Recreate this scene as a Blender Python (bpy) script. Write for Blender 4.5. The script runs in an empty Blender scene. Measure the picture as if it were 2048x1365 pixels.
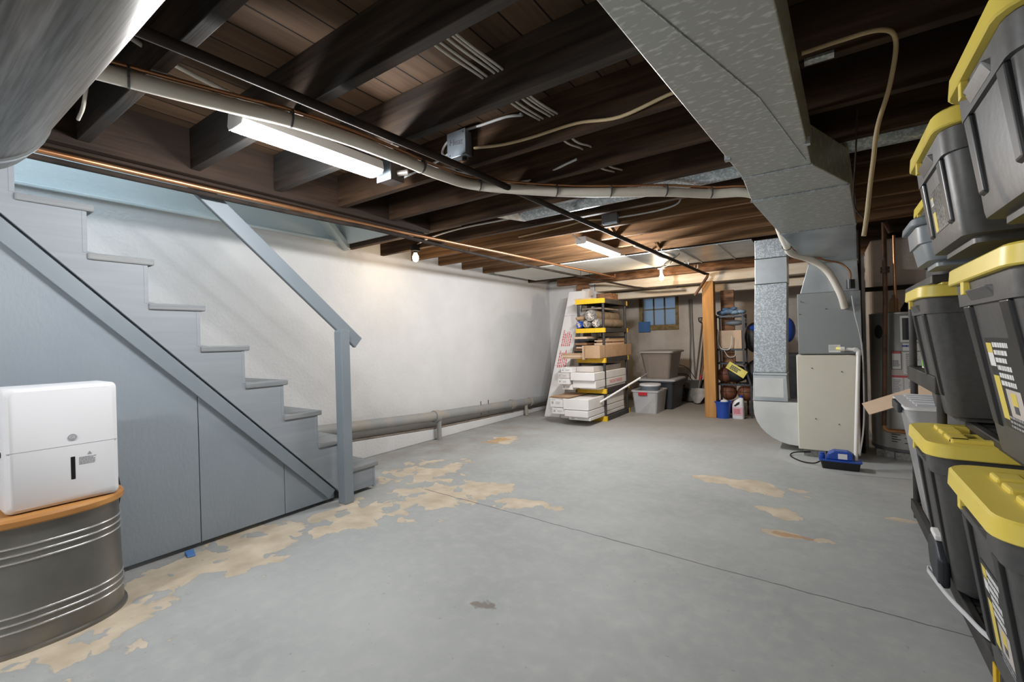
import bpy, math, random
from mathutils import Vector, Matrix
random.seed(7)
S = bpy.context.scene
COL = S.collection

# ------------------------------------------------------------------ camera
cd = bpy.data.cameras.new('camera'); cam = bpy.data.objects.new('camera', cd); COL.objects.link(cam)
cd.sensor_width = 36.0; cd.lens = 912.2 / 2048 * 36.0; cd.clip_start = 0.02
cam.matrix_world = Matrix(((0.8230, 0.0220, 0.5675, 0), (0.5673, 0.0160, -0.8234, 0), (-0.0272, 0.9996, 0.0007, 1.2), (0, 0, 0, 1)))
S.camera = cam
# ------------------------------------------------------------------ world, exposure
W = bpy.data.worlds.new('world'); S.world = W; W.use_nodes = True
bg = W.node_tree.nodes['Background']; bg.inputs[0].default_value = (0.40, 0.55, 0.75, 1); bg.inputs[1].default_value = 0.40
S.view_settings.view_transform = 'Standard'; S.view_settings.look = 'None'
S.view_settings.exposure = 0.0; S.view_settings.gamma = 1.0; S.view_settings.use_curve_mapping = False
S.cycles.max_bounces = 8; S.cycles.diffuse_bounces = 5; S.cycles.transparent_max_bounces = 8
S.cycles.use_denoising = True; S.cycles.sample_clamp_indirect = 4.0
def lamp(kind, loc, watts, color, size=(0.1, 0.1), rot=(0, 0, 0), name='lamp_light'):
    d = bpy.data.lights.new(name, kind); d.energy = watts; d.color = color
    if kind == 'AREA': d.shape = 'RECTANGLE'; d.size, d.size_y = size
    else: d.shadow_soft_size = size[0]
    o = bpy.data.objects.new(name, d); COL.objects.link(o); o.location = loc; o.rotation_euler = rot
    return o
COOL = (0.985, 0.988, 1.0); WARM = (1.0, 0.76, 0.50)
for y in (1.02, 1.29, 1.56): lamp('POINT', (-2.015, y, 2.085), 25, COOL, (0.035, 0))     # strip light above the stair side
for y in (4.16, 4.50, 4.84): lamp('POINT', (-1.95, y, 2.085), 50, COOL, (0.035, 0))      # strip light at the far end
for y in (-1.3, -.9): lamp('POINT', (-2.1, y, 2.085), 52, COOL, (0.05, 0))               # added fill lights, unseen behind the camera, to brighten the room
lamp('POINT', (-3.55, 3.40, 2.03), 7, WARM, (0.035, 0))            # bare bulb by the white wall
lamp('POINT', (-1.90, 6.525, 1.97), 20, WARM, (0.035, 0))            # bare bulb before the old beam
lamp('AREA', (-3.5, 0.5, 3.1), 16, (0.70, 0.86, 1.0), (0.8, 1.4))    # added soft light standing in for daylight down the stair shaft

# ------------------------------------------------------------------ materials
MATS = {}
def nodes(name):
    m = bpy.data.materials.new(name); m.use_nodes = True
    nt = m.node_tree; b = nt.nodes['Principled BSDF']
    return m, nt, b
def N(nt, t, **k):
    n = nt.nodes.new(t)
    for a, v in k.items():
        if a in n.inputs.keys() if hasattr(n.inputs, 'keys') else False: n.inputs[a].default_value = v
        else: setattr(n, a, v)
    return n
def c4(c): return (c[0], c[1], c[2], 1)
def pm(name, c1, c2=None, scale=6.0, rough=0.6, metal=0.0, bump=0.0, stretch=(1, 1, 1), lo=0.35, hi=0.65, detail=5, trans=0.0, emit=None, bscale=None, spec=None):
    m, nt, b = nodes(name); L = nt.links
    b.inputs['Roughness'].default_value = rough; b.inputs['Metallic'].default_value = metal
    b.inputs['Base Color'].default_value = c4(c1)
    if spec is not None: b.inputs['Specular IOR Level'].default_value = spec
    if trans: b.inputs['Transmission Weight'].default_value = trans; b.inputs['IOR'].default_value = 1.2
    if emit: b.inputs['Emission Color'].default_value = c4(emit[0]); b.inputs['Emission Strength'].default_value = emit[1]
    tc = N(nt, 'ShaderNodeTexCoord'); mp = N(nt, 'ShaderNodeMapping'); mp.inputs['Scale'].default_value = stretch
    L.new(tc.outputs['Object'], mp.inputs['Vector'])
    nz = N(nt, 'ShaderNodeTexNoise'); nz.inputs['Scale'].default_value = scale; nz.inputs['Detail'].default_value = detail
    L.new(mp.outputs[0], nz.inputs['Vector'])
    if c2:
        r = N(nt, 'ShaderNodeValToRGB'); r.color_ramp.elements[0].position = lo; r.color_ramp.elements[1].position = hi
        r.color_ramp.elements[0].color = c4(c1); r.color_ramp.elements[1].color = c4(c2)
        L.new(nz.outputs['Fac'], r.inputs[0]); L.new(r.outputs[0], b.inputs['Base Color'])
    if bump:
        src = nz
        if bscale:
            src = N(nt, 'ShaderNodeTexNoise'); src.inputs['Scale'].default_value = bscale; src.inputs['Detail'].default_value = 6
            L.new(mp.outputs[0], src.inputs['Vector'])
        bp = N(nt, 'ShaderNodeBump'); bp.inputs['Strength'].default_value = bump; bp.inputs['Distance'].default_value = 0.02
        L.new(src.outputs['Fac'], bp.inputs['Height']); L.new(bp.outputs[0], b.inputs['Normal'])
    MATS[name] = m
    return m
def galv(name, c1, c2, scale=45, rough=0.42, metal=0.75):
    m, nt, b = nodes(name); L = nt.links
    tc = N(nt, 'ShaderNodeTexCoord'); v = N(nt, 'ShaderNodeTexVoronoi'); v.inputs['Scale'].default_value = scale
    nz = N(nt, 'ShaderNodeTexNoise'); nz.inputs['Scale'].default_value = scale * .5; nz.inputs['Detail'].default_value = 4
    mx = N(nt, 'ShaderNodeMixRGB'); mx.inputs[0].default_value = .35
    L.new(tc.outputs['Object'], v.inputs['Vector']); L.new(tc.outputs['Object'], nz.inputs['Vector'])
    L.new(v.outputs['Color'], mx.inputs[1]); L.new(nz.outputs['Fac'], mx.inputs[2])
    bw = N(nt, 'ShaderNodeRGBToBW'); L.new(mx.outputs[0], bw.inputs[0])
    r = N(nt, 'ShaderNodeValToRGB'); r.color_ramp.elements[0].position = .42; r.color_ramp.elements[1].position = .68
    r.color_ramp.elements[0].color = c4(c1); r.color_ramp.elements[1].color = c4(c2)
    L.new(bw.outputs[0], r.inputs[0]); L.new(r.outputs[0], b.inputs['Base Color'])
    b.inputs['Metallic'].default_value = metal; b.inputs['Roughness'].default_value = rough
    MATS[name] = m; return m
def wood(name, c1, c2, axis='x', scale=3.0, rough=0.75, bump=0.25, c3=None):
    st = {'x': (0.5, 9, 9), 'y': (9, 0.5, 9), 'z': (9, 9, 0.5)}[axis]
    m, nt, b = nodes(name); L = nt.links
    tc = N(nt, 'ShaderNodeTexCoord'); mp = N(nt, 'ShaderNodeMapping'); mp.inputs['Scale'].default_value = st
    L.new(tc.outputs['Object'], mp.inputs['Vector'])
    nz = N(nt, 'ShaderNodeTexNoise'); nz.inputs['Scale'].default_value = scale; nz.inputs['Detail'].default_value = 8; nz.inputs['Distortion'].default_value = .6
    L.new(mp.outputs[0], nz.inputs['Vector'])
    r = N(nt, 'ShaderNodeValToRGB'); r.color_ramp.elements[0].position = .3; r.color_ramp.elements[1].position = .72
    r.color_ramp.elements[0].color = c4(c1); r.color_ramp.elements[1].color = c4(c2)
    L.new(nz.outputs['Fac'], r.inputs[0]); out = r.outputs[0]
    if c3:   # soot and dust in big soft blotches
        n2 = N(nt, 'ShaderNodeTexNoise'); n2.inputs['Scale'].default_value = 1.4; n2.inputs['Detail'].default_value = 3
        L.new(tc.outputs['Object'], n2.inputs['Vector'])
        r2 = N(nt, 'ShaderNodeValToRGB'); r2.color_ramp.elements[0].position = .42; r2.color_ramp.elements[1].position = .62
        L.new(n2.outputs['Fac'], r2.inputs[0])
        mx = N(nt, 'ShaderNodeMixRGB'); L.new(r2.outputs[0], mx.inputs[0]); L.new(out, mx.inputs[1]); mx.inputs[2].default_value = c4(c3); out = mx.outputs[0]
    L.new(out, b.inputs['Base Color']); b.inputs['Roughness'].default_value = rough; b.inputs['Specular IOR Level'].default_value = .22
    bp = N(nt, 'ShaderNodeBump'); bp.inputs['Strength'].default_value = bump; bp.inputs['Distance'].default_value = .01
    L.new(nz.outputs['Fac'], bp.inputs['Height']); L.new(bp.outputs[0], b.inputs['Normal'])
    MATS[name] = m; return m
def bulbmat(name, col, s):
    m, nt, b = nodes(name); b.inputs['Base Color'].default_value = (0.9, 0.9, 0.9, 1)
    b.inputs['Emission Color'].default_value = c4(col); b.inputs['Emission Strength'].default_value = s
    MATS[name] = m; return m

M_wall = pm('white_painted_masonry', (.655, .65, .645), (.70, .695, .69), 3, .75, bump=.25, bscale=40)
M_dirtwall = pm('dingy_painted_masonry', (.55, .47, .40), (.72, .65, .58), 2.2, .8, bump=.3, bscale=30)
M_blue = pm('pale_blue_plaster', (.58, .655, .665), (.64, .69, .69), 3, .7, bump=.15, bscale=30)
M_cream = pm('cream_board', (.66, .66, .60), (.72, .71, .66), 3, .7)
M_beam = pm('whitewashed_timber', (.62, .50, .36), (.74, .66, .54), 5, .8, bump=.5, stretch=(.6, 4, 4))
M_rust = pm('flaking_timber', (.10, .045, .02), (.34, .17, .08), 6, .8, bump=.6, stretch=(.8, 4, 4))
M_joist = wood('old_joist_wood', (.009, .007, .006), (.080, .054, .037), 'x', c3=(.030, .029, .028))
M_joist2 = wood('brown_joist_wood', (.010, .006, .004), (.105, .056, .028), 'x', c3=(.032, .018, .010))
M_joistf = wood('tan_joist_wood', (.07, .036, .017), (.22, .12, .055), 'x')
M_header = wood('old_header_wood', (.012, .007, .0045), (.046, .026, .016), 'y', c3=(.020, .012, .008))
M_post = wood('orange_post_wood', (.38, .18, .055), (.58, .31, .11), 'z', scale=2)
M_lidwood = wood('honey_lid_wood', (.36, .16, .05), (.55, .28, .09), 'y', scale=2, rough=.45)
M_ply = pm('grey_painted_panel', (.255, .296, .336), (.282, .320, .355), 2.5, .45, bump=.12, stretch=(1, 1, .5), bscale=60)
M_stair = wood('grey_painted_stair_wood', (.255, .28, .305), (.30, .322, .345), 'y', scale=2.5, rough=.5, bump=.06)
M_tread = wood('worn_grey_tread', (.20, .215, .23), (.285, .29, .285), 'y', rough=.55, bump=.3)
M_rail = pm('grey_painted_rail', (.20, .235, .265), (.225, .26, .29), 3, .4, bump=.08)
M_duct = pm('galvanized_sheet', (.43, .44, .415), (.64, .655, .63), 26, .42, .45, stretch=(1, 2.2, 1), lo=.54, hi=.66, detail=3)
M_duct2 = galv('bright_galvanized_sheet', (.36, .40, .43), (.60, .65, .68), 90, .35, .55)
M_duct3 = pm('smooth_sheet_metal', (.40, .44, .47), (.58, .62, .64), 3, .32, .7)
M_duct4 = pm('brushed_round_duct', (.15, .14, .125), (.25, .24, .225), 10, .36, 1.0, stretch=(.5, 12, 12), detail=2)
M_tub = pm('aged_tub_metal', (.17, .16, .145), (.27, .26, .24), 3, .38, .8)
M_tubrib = pm('bright_tub_bead', (.75, .75, .74), None, rough=.25, metal=.9)
M_white = pm('white_plastic', (.74, .745, .765), None, rough=.35)
M_whitelens = bulbmat('lit_strip_lens', (1, .99, .97), 5)
M_bulb = bulbmat('lit_bulb_glass', (1, .80, .52), 22)
M_fixture = pm('white_enamel', (.72, .73, .75), None, rough=.4)
M_black = pm('black_plastic', (.066, .065, .065), (.082, .081, .08), 40, .45, bump=.04)
M_blackshelf = pm('black_shelf_resin', (.020, .019, .019), (.05, .047, .044), 5, .5)
M_groove = pm('black_groove_plastic', (.008, .008, .009), None, rough=.35)
M_yellow = pm('yellow_plastic', (.86, .69, .13), (.83, .65, .10), 4, .40)
M_yshelf = pm('shelf_yellow_plastic', (.80, .50, .02), None, rough=.45)
M_card = pm('cardboard', (.40, .25, .145), (.47, .31, .185), 6, .8)
M_cardl = pm('pale_cardboard', (.58, .42, .29), (.64, .48, .34), 6, .8)
M_box = pm('white_carton', (.74, .71, .68), (.79, .77, .75), 4, .7)
M_boxd = pm('grey_white_carton', (.56, .50, .46), (.66, .61, .57), 3, .75)
M_redink = pm('red_print', (.62, .13, .14), None, rough=.7)
M_ink = pm('dark_print', (.09, .09, .10), None, rough=.7)
M_greyink = pm('grey_print', (.36, .36, .38), None, rough=.7)
M_paper = pm('white_paper', (.80, .80, .79), None, rough=.7)
M_silver = pm('silver_foil', (.75, .74, .72), (.12, .11, .10), 90, .2, .9)
M_pipe = pm('grey_painted_iron_pipe', (.27, .28, .28), (.36, .31, .25), 4, .6, bump=.3, lo=.45, hi=.7)
M_pipeold = pm('rusty_iron_pipe', (.055, .032, .022), (.16, .075, .035), 9, .6, .3, bump=.2)
M_iron = pm('black_iron_pipe', (.020, .016, .014), (.042, .030, .024), 8, .8, 0, spec=.2)
M_copper = pm('copper_pipe', (.40, .19, .09), (.52, .27, .14), 6, .35, .85)
M_cream_pipe = pm('white_vinyl_lineset_wrap', (.62, .57, .48), (.72, .68, .60), 4, .55)
M_pvc = pm('white_pvc', (.80, .79, .76), None, rough=.35)
M_cable = pm('ivory_cable', (.50, .47, .40), (.60, .57, .50), 5, .55)
M_cabley = pm('yellowed_cable', (.46, .34, .19), (.55, .43, .26), 5, .55)
M_cablew = pm('white_cable', (.62, .62, .62), None, rough=.5)
M_steelbox = pm('steel_junction_box', (.25, .29, .33), (.36, .41, .46), 12, .4, .7)
M_furn = pm('beige_furnace_enamel', (.67, .645, .54), (.69, .665, .56), 3, .42)
M_coil = pm('grey_furnace_enamel', (.25, .268, .27), (.265, .283, .285), 3, .42)
M_heater = pm('grey_water_heater_enamel', (.33, .325, .305), (.35, .345, .325), 3, .35, .25)
M_heatrim = pm('dark_heater_trim', (.10, .10, .105), None, rough=.5)
M_block = pm('concrete_block', (.23, .225, .21), (.36, .355, .34), 40, .9, bump=.6)
M_pad = pm('grey_painted_pad', (.40, .42, .42), (.45, .46, .45), 5, .6)
M_blue_p = pm('blue_plastic', (.015, .065, .36), (.02, .08, .42), 4, .35)
M_tape = pm('blue_tape', (.07, .20, .48), None, rough=.6)
M_lidclear = pm('cloudy_lid_plastic', (.74, .74, .75), None, rough=.3)
M_ductw = pm('whitened_sheet_metal', (.56, .58, .57), (.66, .67, .66), 4, .4, .25)
M_clear = pm('cloudy_clear_plastic', (.80, .81, .83), None, rough=.25, trans=.6)
M_cloud = pm('frosted_grey_plastic', (.58, .58, .59), (.66, .66, .67), 3, .35, trans=.25)
M_brown = pm('taupe_plastic', (.235, .195, .165), (.26, .22, .19), 4, .45)
M_brownlid = pm('pale_taupe_plastic', (.36, .325, .30), None, rough=.4)
M_gtote = pm('slate_grey_plastic', (.19, .22, .245), (.22, .25, .275), 3, .4)
M_green = pm('green_print', (.18, .55, .10), None, rough=.6)
M_pink = pm('pink_print', (.72, .42, .50), None, rough=.6)
M_rug = pm('brown_rug_backing', (.15, .11, .075), (.24, .18, .125), 10, .85, bump=.4)
M_rugend = pm('striped_rug_end', (.13, .125, .12), (.36, .33, .30), 30, .7)
M_film = pm('crumpled_plastic_film', (.60, .52, .44), (.80, .75, .68), 20, .3)
M_rubber = pm('brown_ball_rubber', (.16, .055, .028), (.22, .08, .04), 30, .6)
M_bag = pm('black_nylon', (.012, .012, .014), (.03, .03, .032), 8, .6, bump=.3)
M_tag = pm('yellow_tag', (.72, .62, .09), (.80, .72, .22), 12, .6)
M_denim = pm('blue_cloth', (.09, .17, .32), (.30, .42, .55), 7, .8, bump=.5)
M_rackm = pm('charcoal_rack_metal', (.045, .05, .058), None, rough=.45, metal=.4)
M_shaft = wood('grey_tool_handle', (.11, .085, .065), (.19, .15, .115), 'z')
M_shaft2 = wood('brown_tool_handle', (.20, .10, .05), (.32, .17, .09), 'z')
M_blade = pm('steel_blade', (.16, .145, .13), (.24, .22, .20), 8, .5, .6)
M_dark = pm('dark_void', (.012, .010, .009), None, rough=.9)
M_pane = pm('window_pane', (.80, .88, .95), None, rough=.55, trans=.9)
M_sash = pm('weathered_sash', (.19, .165, .125), (.25, .22, .17), 12, .75)
M_frame = pm('rotten_window_wood', (.20, .13, .055), (.36, .27, .12), 14, .8, bump=.5)
M_glass = pm('bottle_glass', (.55, .40, .25), None, rough=.1, trans=.85)
M_dust = pm('dusty_concrete', (.16, .13, .10), (.27, .225, .185), 8, .9, bump=.4)

# ---- floor: grey paint, flaked to tan concrete near the stair and in islands
def floor_material():
    m, nt, b = nodes('grey_painted_floor'); L = nt.links
    geo = N(nt, 'ShaderNodeNewGeometry')
    def noise(s, d=6, dist=0.0):
        n = N(nt, 'ShaderNodeTexNoise'); n.inputs['Scale'].default_value = s; n.inputs['Detail'].default_value = d; n.inputs['Distortion'].default_value = dist
        L.new(geo.outputs['Position'], n.inputs['Vector']); return n.outputs['Fac']
    def math(op, a, b_=None, clamp=False):
        n = N(nt, 'ShaderNodeMath'); n.operation = op; n.use_clamp = clamp
        for i, v in enumerate((a, b_)):
            if v is None: continue
            if isinstance(v, (int, float)): n.inputs[i].default_value = v
            else: L.new(v, n.inputs[i])
        return n.outputs[0]
    def ramp(v, a, b_, c0=(0, 0, 0), c1=(1, 1, 1)):
        r = N(nt, 'ShaderNodeValToRGB'); r.color_ramp.elements[0].position = a; r.color_ramp.elements[1].position = b_
        r.color_ramp.elements[0].color = c4(c0); r.color_ramp.elements[1].color = c4(c1); L.new(v, r.inputs[0]); return r.outputs[0]
    def spot(x, y, rx, ry, rot=0):
        mp = N(nt, 'ShaderNodeMapping'); mp.vector_type = 'TEXTURE'
        mp.inputs['Location'].default_value = (x, y, 0); mp.inputs['Rotation'].default_value = (0, 0, rot); mp.inputs['Scale'].default_value = (rx, ry, 1)
        L.new(geo.outputs['Position'], mp.inputs['Vector'])
        ln = N(nt, 'ShaderNodeVectorMath'); ln.operation = 'LENGTH'; L.new(mp.outputs[0], ln.inputs[0])
        return math('SUBTRACT', 1.0, ln.outputs['Value'])
    def mix(f, a, b_):
        n = N(nt, 'ShaderNodeMixRGB'); L.new(f, n.inputs[0])
        for i, v in ((1, a), (2, b_)):
            if isinstance(v, tuple): n.inputs[i].default_value = c4(v)
            else: L.new(v, n.inputs[i])
        return n.outputs[0]
    base = ramp(noise(1.3, 5), .3, .7, (.315, .330, .328), (.41, .425, .418))
    base = mix(math('MULTIPLY', ramp(noise(14, 8), .45, .75), .42), base, (.47, .47, .45))
    # brown dirt tracked along the left wall and the stair foot
    sp = N(nt, 'ShaderNodeSeparateXYZ'); L.new(geo.outputs['Position'], sp.inputs[0])
    grime = math('MULTIPLY', math('SUBTRACT', -2.5, sp.outputs['X']), .9, True)
    grime = math('MULTIPLY', grime, ramp(noise(3, 6), .35, .65))
    base = mix(math('MULTIPLY', grime, .55), base, (.25, .20, .155))
    far = math('MULTIPLY', math('SUBTRACT', sp.outputs['Y'], 5.0), .35, True)
    base = mix(math('MULTIPLY', far, .75), base, (.36, .315, .265))
    islands = [(-2.86, 1.35, .32, 1.0, 0), (-2.72, 2.05, .30, .42, 0), (-2.55, 2.55, .42, .5, .4), (-3.1, 3.05, .42, .45, 0), (-2.3, 2.9, .4, .3, .5), (-2.75, .55, .4, .5, 0),
               (-.55, 4.02, .42, .20, -.1), (-.2, 3.15, .2, .09, 0), (-.2, 3.52, .28, .11, 0), (.32, 3.74, .16, .05, 0), (-3.25, 4.5, .24, .22, 0), (-1.85, 2.75, .3, .14, .3)]
    best = None
    for s in islands:
        v = spot(*s); best = v if best is None else math('MAXIMUM', best, v)
    wob = math('MULTIPLY', math('SUBTRACT', noise(5.5, 9, .4), .5), 3.2)
    mask = math('ADD', best, wob)
    f = ramp(mask, .30, .36)
    bare = ramp(noise(7, 8), .3, .7, (.44, .365, .265), (.62, .535, .41))
    col = mix(f, base, bare)
    rim = math('SUBTRACT', ramp(mask, .22, .28), f, True)
    col = mix(math('MULTIPLY', rim, .35), col, (.30, .29, .27))
    # rust stains, dark pits
    st = ramp(math('ADD', spot(-.2, 3.15, .15, .05), math('MULTIPLY', math('SUBTRACT', noise(12), .5), 2.5)), .35, .6)
    col = mix(math('MULTIPLY', st, .7), col, (.42, .22, .09))
    st2 = ramp(math('ADD', spot(-3.3, 4.45, .16, .3), math('MULTIPLY', math('SUBTRACT', noise(9), .5), 2.5)), .35, .6)
    col = mix(math('MULTIPLY', st2, .7), col, (.50, .28, .08))
    pit = ramp(math('ADD', spot(-1.31, 1.62, .075, .06), math('MULTIPLY', math('SUBTRACT', noise(18), .5), 2.0)), .3, .5)
    col = mix(math('MULTIPLY', pit, .75), col, (.16, .13, .10))
    specks = ramp(noise(38, 2), .70, .74)
    col = mix(math('MULTIPLY', specks, .35), col, (.20, .18, .15))
    # control joint
    ln = math('ABSOLUTE', math('ADD', math('SUBTRACT', sp.outputs['Y'], math('MULTIPLY', sp.outputs['X'], -.0635)), math('ADD', -2.485, math('MULTIPLY', math('SUBTRACT', noise(9, 4), .5), .03))))
    jn = math('LESS_THAN', ln, .0045)
    jn = math('MULTIPLY', jn, math('GREATER_THAN', sp.outputs['X'], -2.75))
    col = mix(math('MULTIPLY', jn, .8), col, (.09, .085, .08))
    L.new(col, b.inputs['Base Color'])
    L.new(ramp(noise(5), .3, .7, (.60, .60, .60), (.75, .75, .75)), b.inputs['Roughness'])
    bp = N(nt, 'ShaderNodeBump'); bp.inputs['Strength'].default_value = .25; bp.inputs['Distance'].default_value = .01
    L.new(math('SUBTRACT', math('SUBTRACT', noise(24, 8), math('MULTIPLY', f, .6)), math('MULTIPLY', jn, 1.5)), bp.inputs['Height']); L.new(bp.outputs[0], b.inputs['Normal'])
    return m
M_floor = floor_material()
def plank_material():
    m, nt, b = nodes('subfloor_boards'); L = nt.links
    geo = N(nt, 'ShaderNodeNewGeometry')
    br = N(nt, 'ShaderNodeTexBrick'); mp = N(nt, 'ShaderNodeMapping'); mp.inputs['Rotation'].default_value = (0, 0, math.radians(90)); L.new(geo.outputs['Position'], mp.inputs[0])
    L.new(mp.outputs[0], br.inputs['Vector'])
    br.inputs['Scale'].default_value = 1.0; br.inputs['Brick Width'].default_value = 2.3; br.inputs['Row Height'].default_value = .14; br.inputs['Mortar Size'].default_value = .004
    br.inputs['Color1'].default_value = (.11, .066, .038, 1); br.inputs['Color2'].default_value = (.175, .105, .062, 1); br.inputs['Mortar'].default_value = (.008, .006, .005, 1)
    mp2 = N(nt, 'ShaderNodeMapping'); mp2.inputs['Scale'].default_value = (12, .8, 1); L.new(geo.outputs['Position'], mp2.inputs[0])
    nz = N(nt, 'ShaderNodeTexNoise'); nz.inputs['Scale'].default_value = 3; nz.inputs['Detail'].default_value = 8; L.new(mp2.outputs[0], nz.inputs['Vector'])
    mx = N(nt, 'ShaderNodeMixRGB'); mx.blend_type = 'MULTIPLY'; mx.inputs[0].default_value = .7
    L.new(br.outputs['Color'], mx.inputs[1]); L.new(nz.outputs['Fac'], mx.inputs[2]); L.new(mx.outputs[0], b.inputs['Base Color'])
    b.inputs['Roughness'].default_value = .8; b.inputs['Specular IOR Level'].default_value = .2
    return m
M_plank = plank_material()

# ------------------------------------------------------------------ mesh helpers
def frame_from(d):
    d = d.normalized(); up = Vector((0, 0, 1)) if abs(d.z) < .95 else Vector((0, 1, 0))
    u = d.cross(up).normalized(); v = u.cross(d).normalized(); return u, v
class MB:
    def __init__(self): self.v = []; self.f = []; self.T = None
    def add(self, vs, fs):
        o = len(self.v)
        for p in vs:
            p = Vector(p)
            self.v.append(self.T @ p if self.T else p)
        self.f += [tuple(i + o for i in f) for f in fs]; return self
    def box(self, x0, x1, y0, y1, z0, z1):
        return self.add([(x0, y0, z0), (x1, y0, z0), (x1, y1, z0), (x0, y1, z0), (x0, y0, z1), (x1, y0, z1), (x1, y1, z1), (x0, y1, z1)],
                        [(0, 3, 2, 1), (4, 5, 6, 7), (0, 1, 5, 4), (1, 2, 6, 5), (2, 3, 7, 6), (3, 0, 4, 7)])
    def loft(self, rings, cap0=True, cap1=True, closed=True):
        n = len(rings[0]); vs = [p for r in rings for p in r]; fs = []
        for i in range(len(rings) - 1):
            for j in range(n if closed else n - 1):
                k = (j + 1) % n; fs.append((i * n + j, i * n + k, (i + 1) * n + k, (i + 1) * n + j))
        if cap0: fs.append(tuple(range(n - 1, -1, -1)))
        if cap1: fs.append(tuple((len(rings) - 1) * n + j for j in range(n)))
        return self.add(vs, fs)
    def prism(self, poly, axis, a, b):
        ix = 'xyz'.index(axis); 
        def mk(p, t):
            q = list(p); q.insert(ix, t); return tuple(q)
        return self.loft([[mk(p, a) for p in poly], [mk(p, b) for p in poly]])
    def tube(self, pts, r, n=10, caps=True, smooth=0):
        pts = [Vector(p) for p in pts]
        if smooth: pts = spline(pts, smooth)
        rs = r if isinstance(r, (list, tuple)) else [r] * len(pts)
        rings = []; pu = None
        for i, p in enumerate(pts):
            d = (pts[min(i + 1, len(pts) - 1)] - pts[max(i - 1, 0)])
            if d.length < 1e-7: d = Vector((0, 0, 1))
            d.normalize()
            if pu is None: u, v = frame_from(d)
            else:
                u = (pu - d * pu.dot(d)).normalized(); v = u.cross(d)
            pu = u
            rings.append([p + (u * math.cos(2 * math.pi * j / n) + v * math.sin(2 * math.pi * j / n)) * rs[i] for j in range(n)])
        return self.loft(rings, caps, caps)
    def lathe(self, c, prof, n=24, sx=1, sy=1):
        rings = [[(c[0] + math.cos(2 * math.pi * j / n) * r * sx, c[1] + math.sin(2 * math.pi * j / n) * r * sy, c[2] + z) for j in range(n)] for r, z in prof]
        return self.loft(rings)
    def ball(self, c, r, n=16, sx=1, sy=1, sz=1):
        pr = [(max(r * math.sin(math.pi * i / n), 1e-4), -r * math.cos(math.pi * i / n) * sz) for i in range(n + 1)]
        return self.lathe(c, pr, n * 2, sx, sy)
    def beam(self, a, b, w, h, up=(0, 0, 1)):
        a, b = Vector(a), Vector(b); d = (b - a).normalized(); u = d.cross(Vector(up)).normalized(); v = u.cross(d).normalized()
        r = [(-w / 2, -h / 2), (w / 2, -h / 2), (w / 2, h / 2), (-w / 2, h / 2)]
        return self.loft([[p + u * s + v * t for s, t in r] for p in (a, b)])
    def strip(self, pts, width_dir, w, t=.004):
        wd = Vector(width_dir); pts = [Vector(p) for p in pts]; rings = []
        for i, p in enumerate(pts):
            d = (pts[min(i + 1, len(pts) - 1)] - pts[max(i - 1, 0)]).normalized(); nrm = d.cross(wd).normalized()
            rings.append([p - wd * w / 2 - nrm * t / 2, p + wd * w / 2 - nrm * t / 2, p + wd * w / 2 + nrm * t / 2, p - wd * w / 2 + nrm * t / 2])
        return self.loft(rings)
    def build(self, name, mat, parent=None, bevel=0, smooth=False, origin=None, seg=2):
        if parent is not None: o0 = ORG[parent.name]
        elif origin is not None: o0 = Vector(origin)
        else:
            xs = [p.x for p in self.v]; ys = [p.y for p in self.v]; zs = [p.z for p in self.v]
            o0 = Vector(((min(xs) + max(xs)) / 2, (min(ys) + max(ys)) / 2, min(zs)))
        me = bpy.data.meshes.new(name); me.from_pydata([p - o0 for p in self.v], [], self.f); me.validate()
        import bmesh
        bm = bmesh.new(); bm.from_mesh(me); bmesh.ops.recalc_face_normals(bm, faces=bm.faces); bm.to_mesh(me); bm.free()
        me.materials.append(mat)
        o = bpy.data.objects.new(name, me); COL.objects.link(o)
        if parent is not None: o.parent = parent
        else: o.location = o0
        ORG[o.name] = o0
        if smooth:
            for p in me.polygons: p.use_smooth = True
            try: me.set_sharp_from_angle(angle=math.radians(smooth if smooth is not True else 40))
            except Exception: pass
        if bevel:
            md = o.modifiers.new('edge', 'BEVEL'); md.width = bevel; md.segments = seg; md.limit_method = 'ANGLE'; md.angle_limit = math.radians(40)
        return o
ORG = {}
def spline(pts, sub=6):
    out = []; P = [pts[0] * 2 - pts[1]] + list(pts) + [pts[-1] * 2 - pts[-2]]
    for i in range(1, len(P) - 2):
        for k in range(sub):
            t = k / sub; a, b, c, d = P[i - 1], P[i], P[i + 1], P[i + 2]
            out.append(.5 * ((2 * b) + (c - a) * t + (2 * a - 5 * b + 4 * c - d) * t * t + (3 * b - a - 3 * c + d) * t ** 3))
    out.append(P[-2]); return out
def rr(x0, x1, y0, y1, r, z, n=5):
    out = []
    for cx, cy, a0 in ((x1 - r, y1 - r, 0), (x0 + r, y1 - r, 90), (x0 + r, y0 + r, 180), (x1 - r, y0 + r, 270)):
        for k in range(n + 1):
            a = math.radians(a0 + 90 * k / n); out.append((cx + r * math.cos(a), cy + r * math.sin(a), z))
    return out
def tag(o, label, cat, group=None, kind=None):
    o['label'] = label; o['category'] = cat
    if group: o['group'] = group
    if kind: o['kind'] = kind
    return o
def thing(name, label, cat, loc, group=None):
    o = bpy.data.objects.new(name, None); COL.objects.link(o); o.location = loc; o.empty_display_size = .1
    ORG[o.name] = Vector(loc); return tag(o, label, cat, group)
def struct(name, mb, mat, bevel=0, parent=None):
    o = mb.build(name, mat, parent, bevel)
    if parent is None: o['kind'] = 'structure'
    return o
def copy_tree(o, parent=None):
    c = o.copy(); COL.objects.link(c)
    if parent: c.parent = parent
    ORG[c.name] = ORG[o.name]
    for ch in list(o.children): copy_tree(ch, c)
    return c
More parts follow.
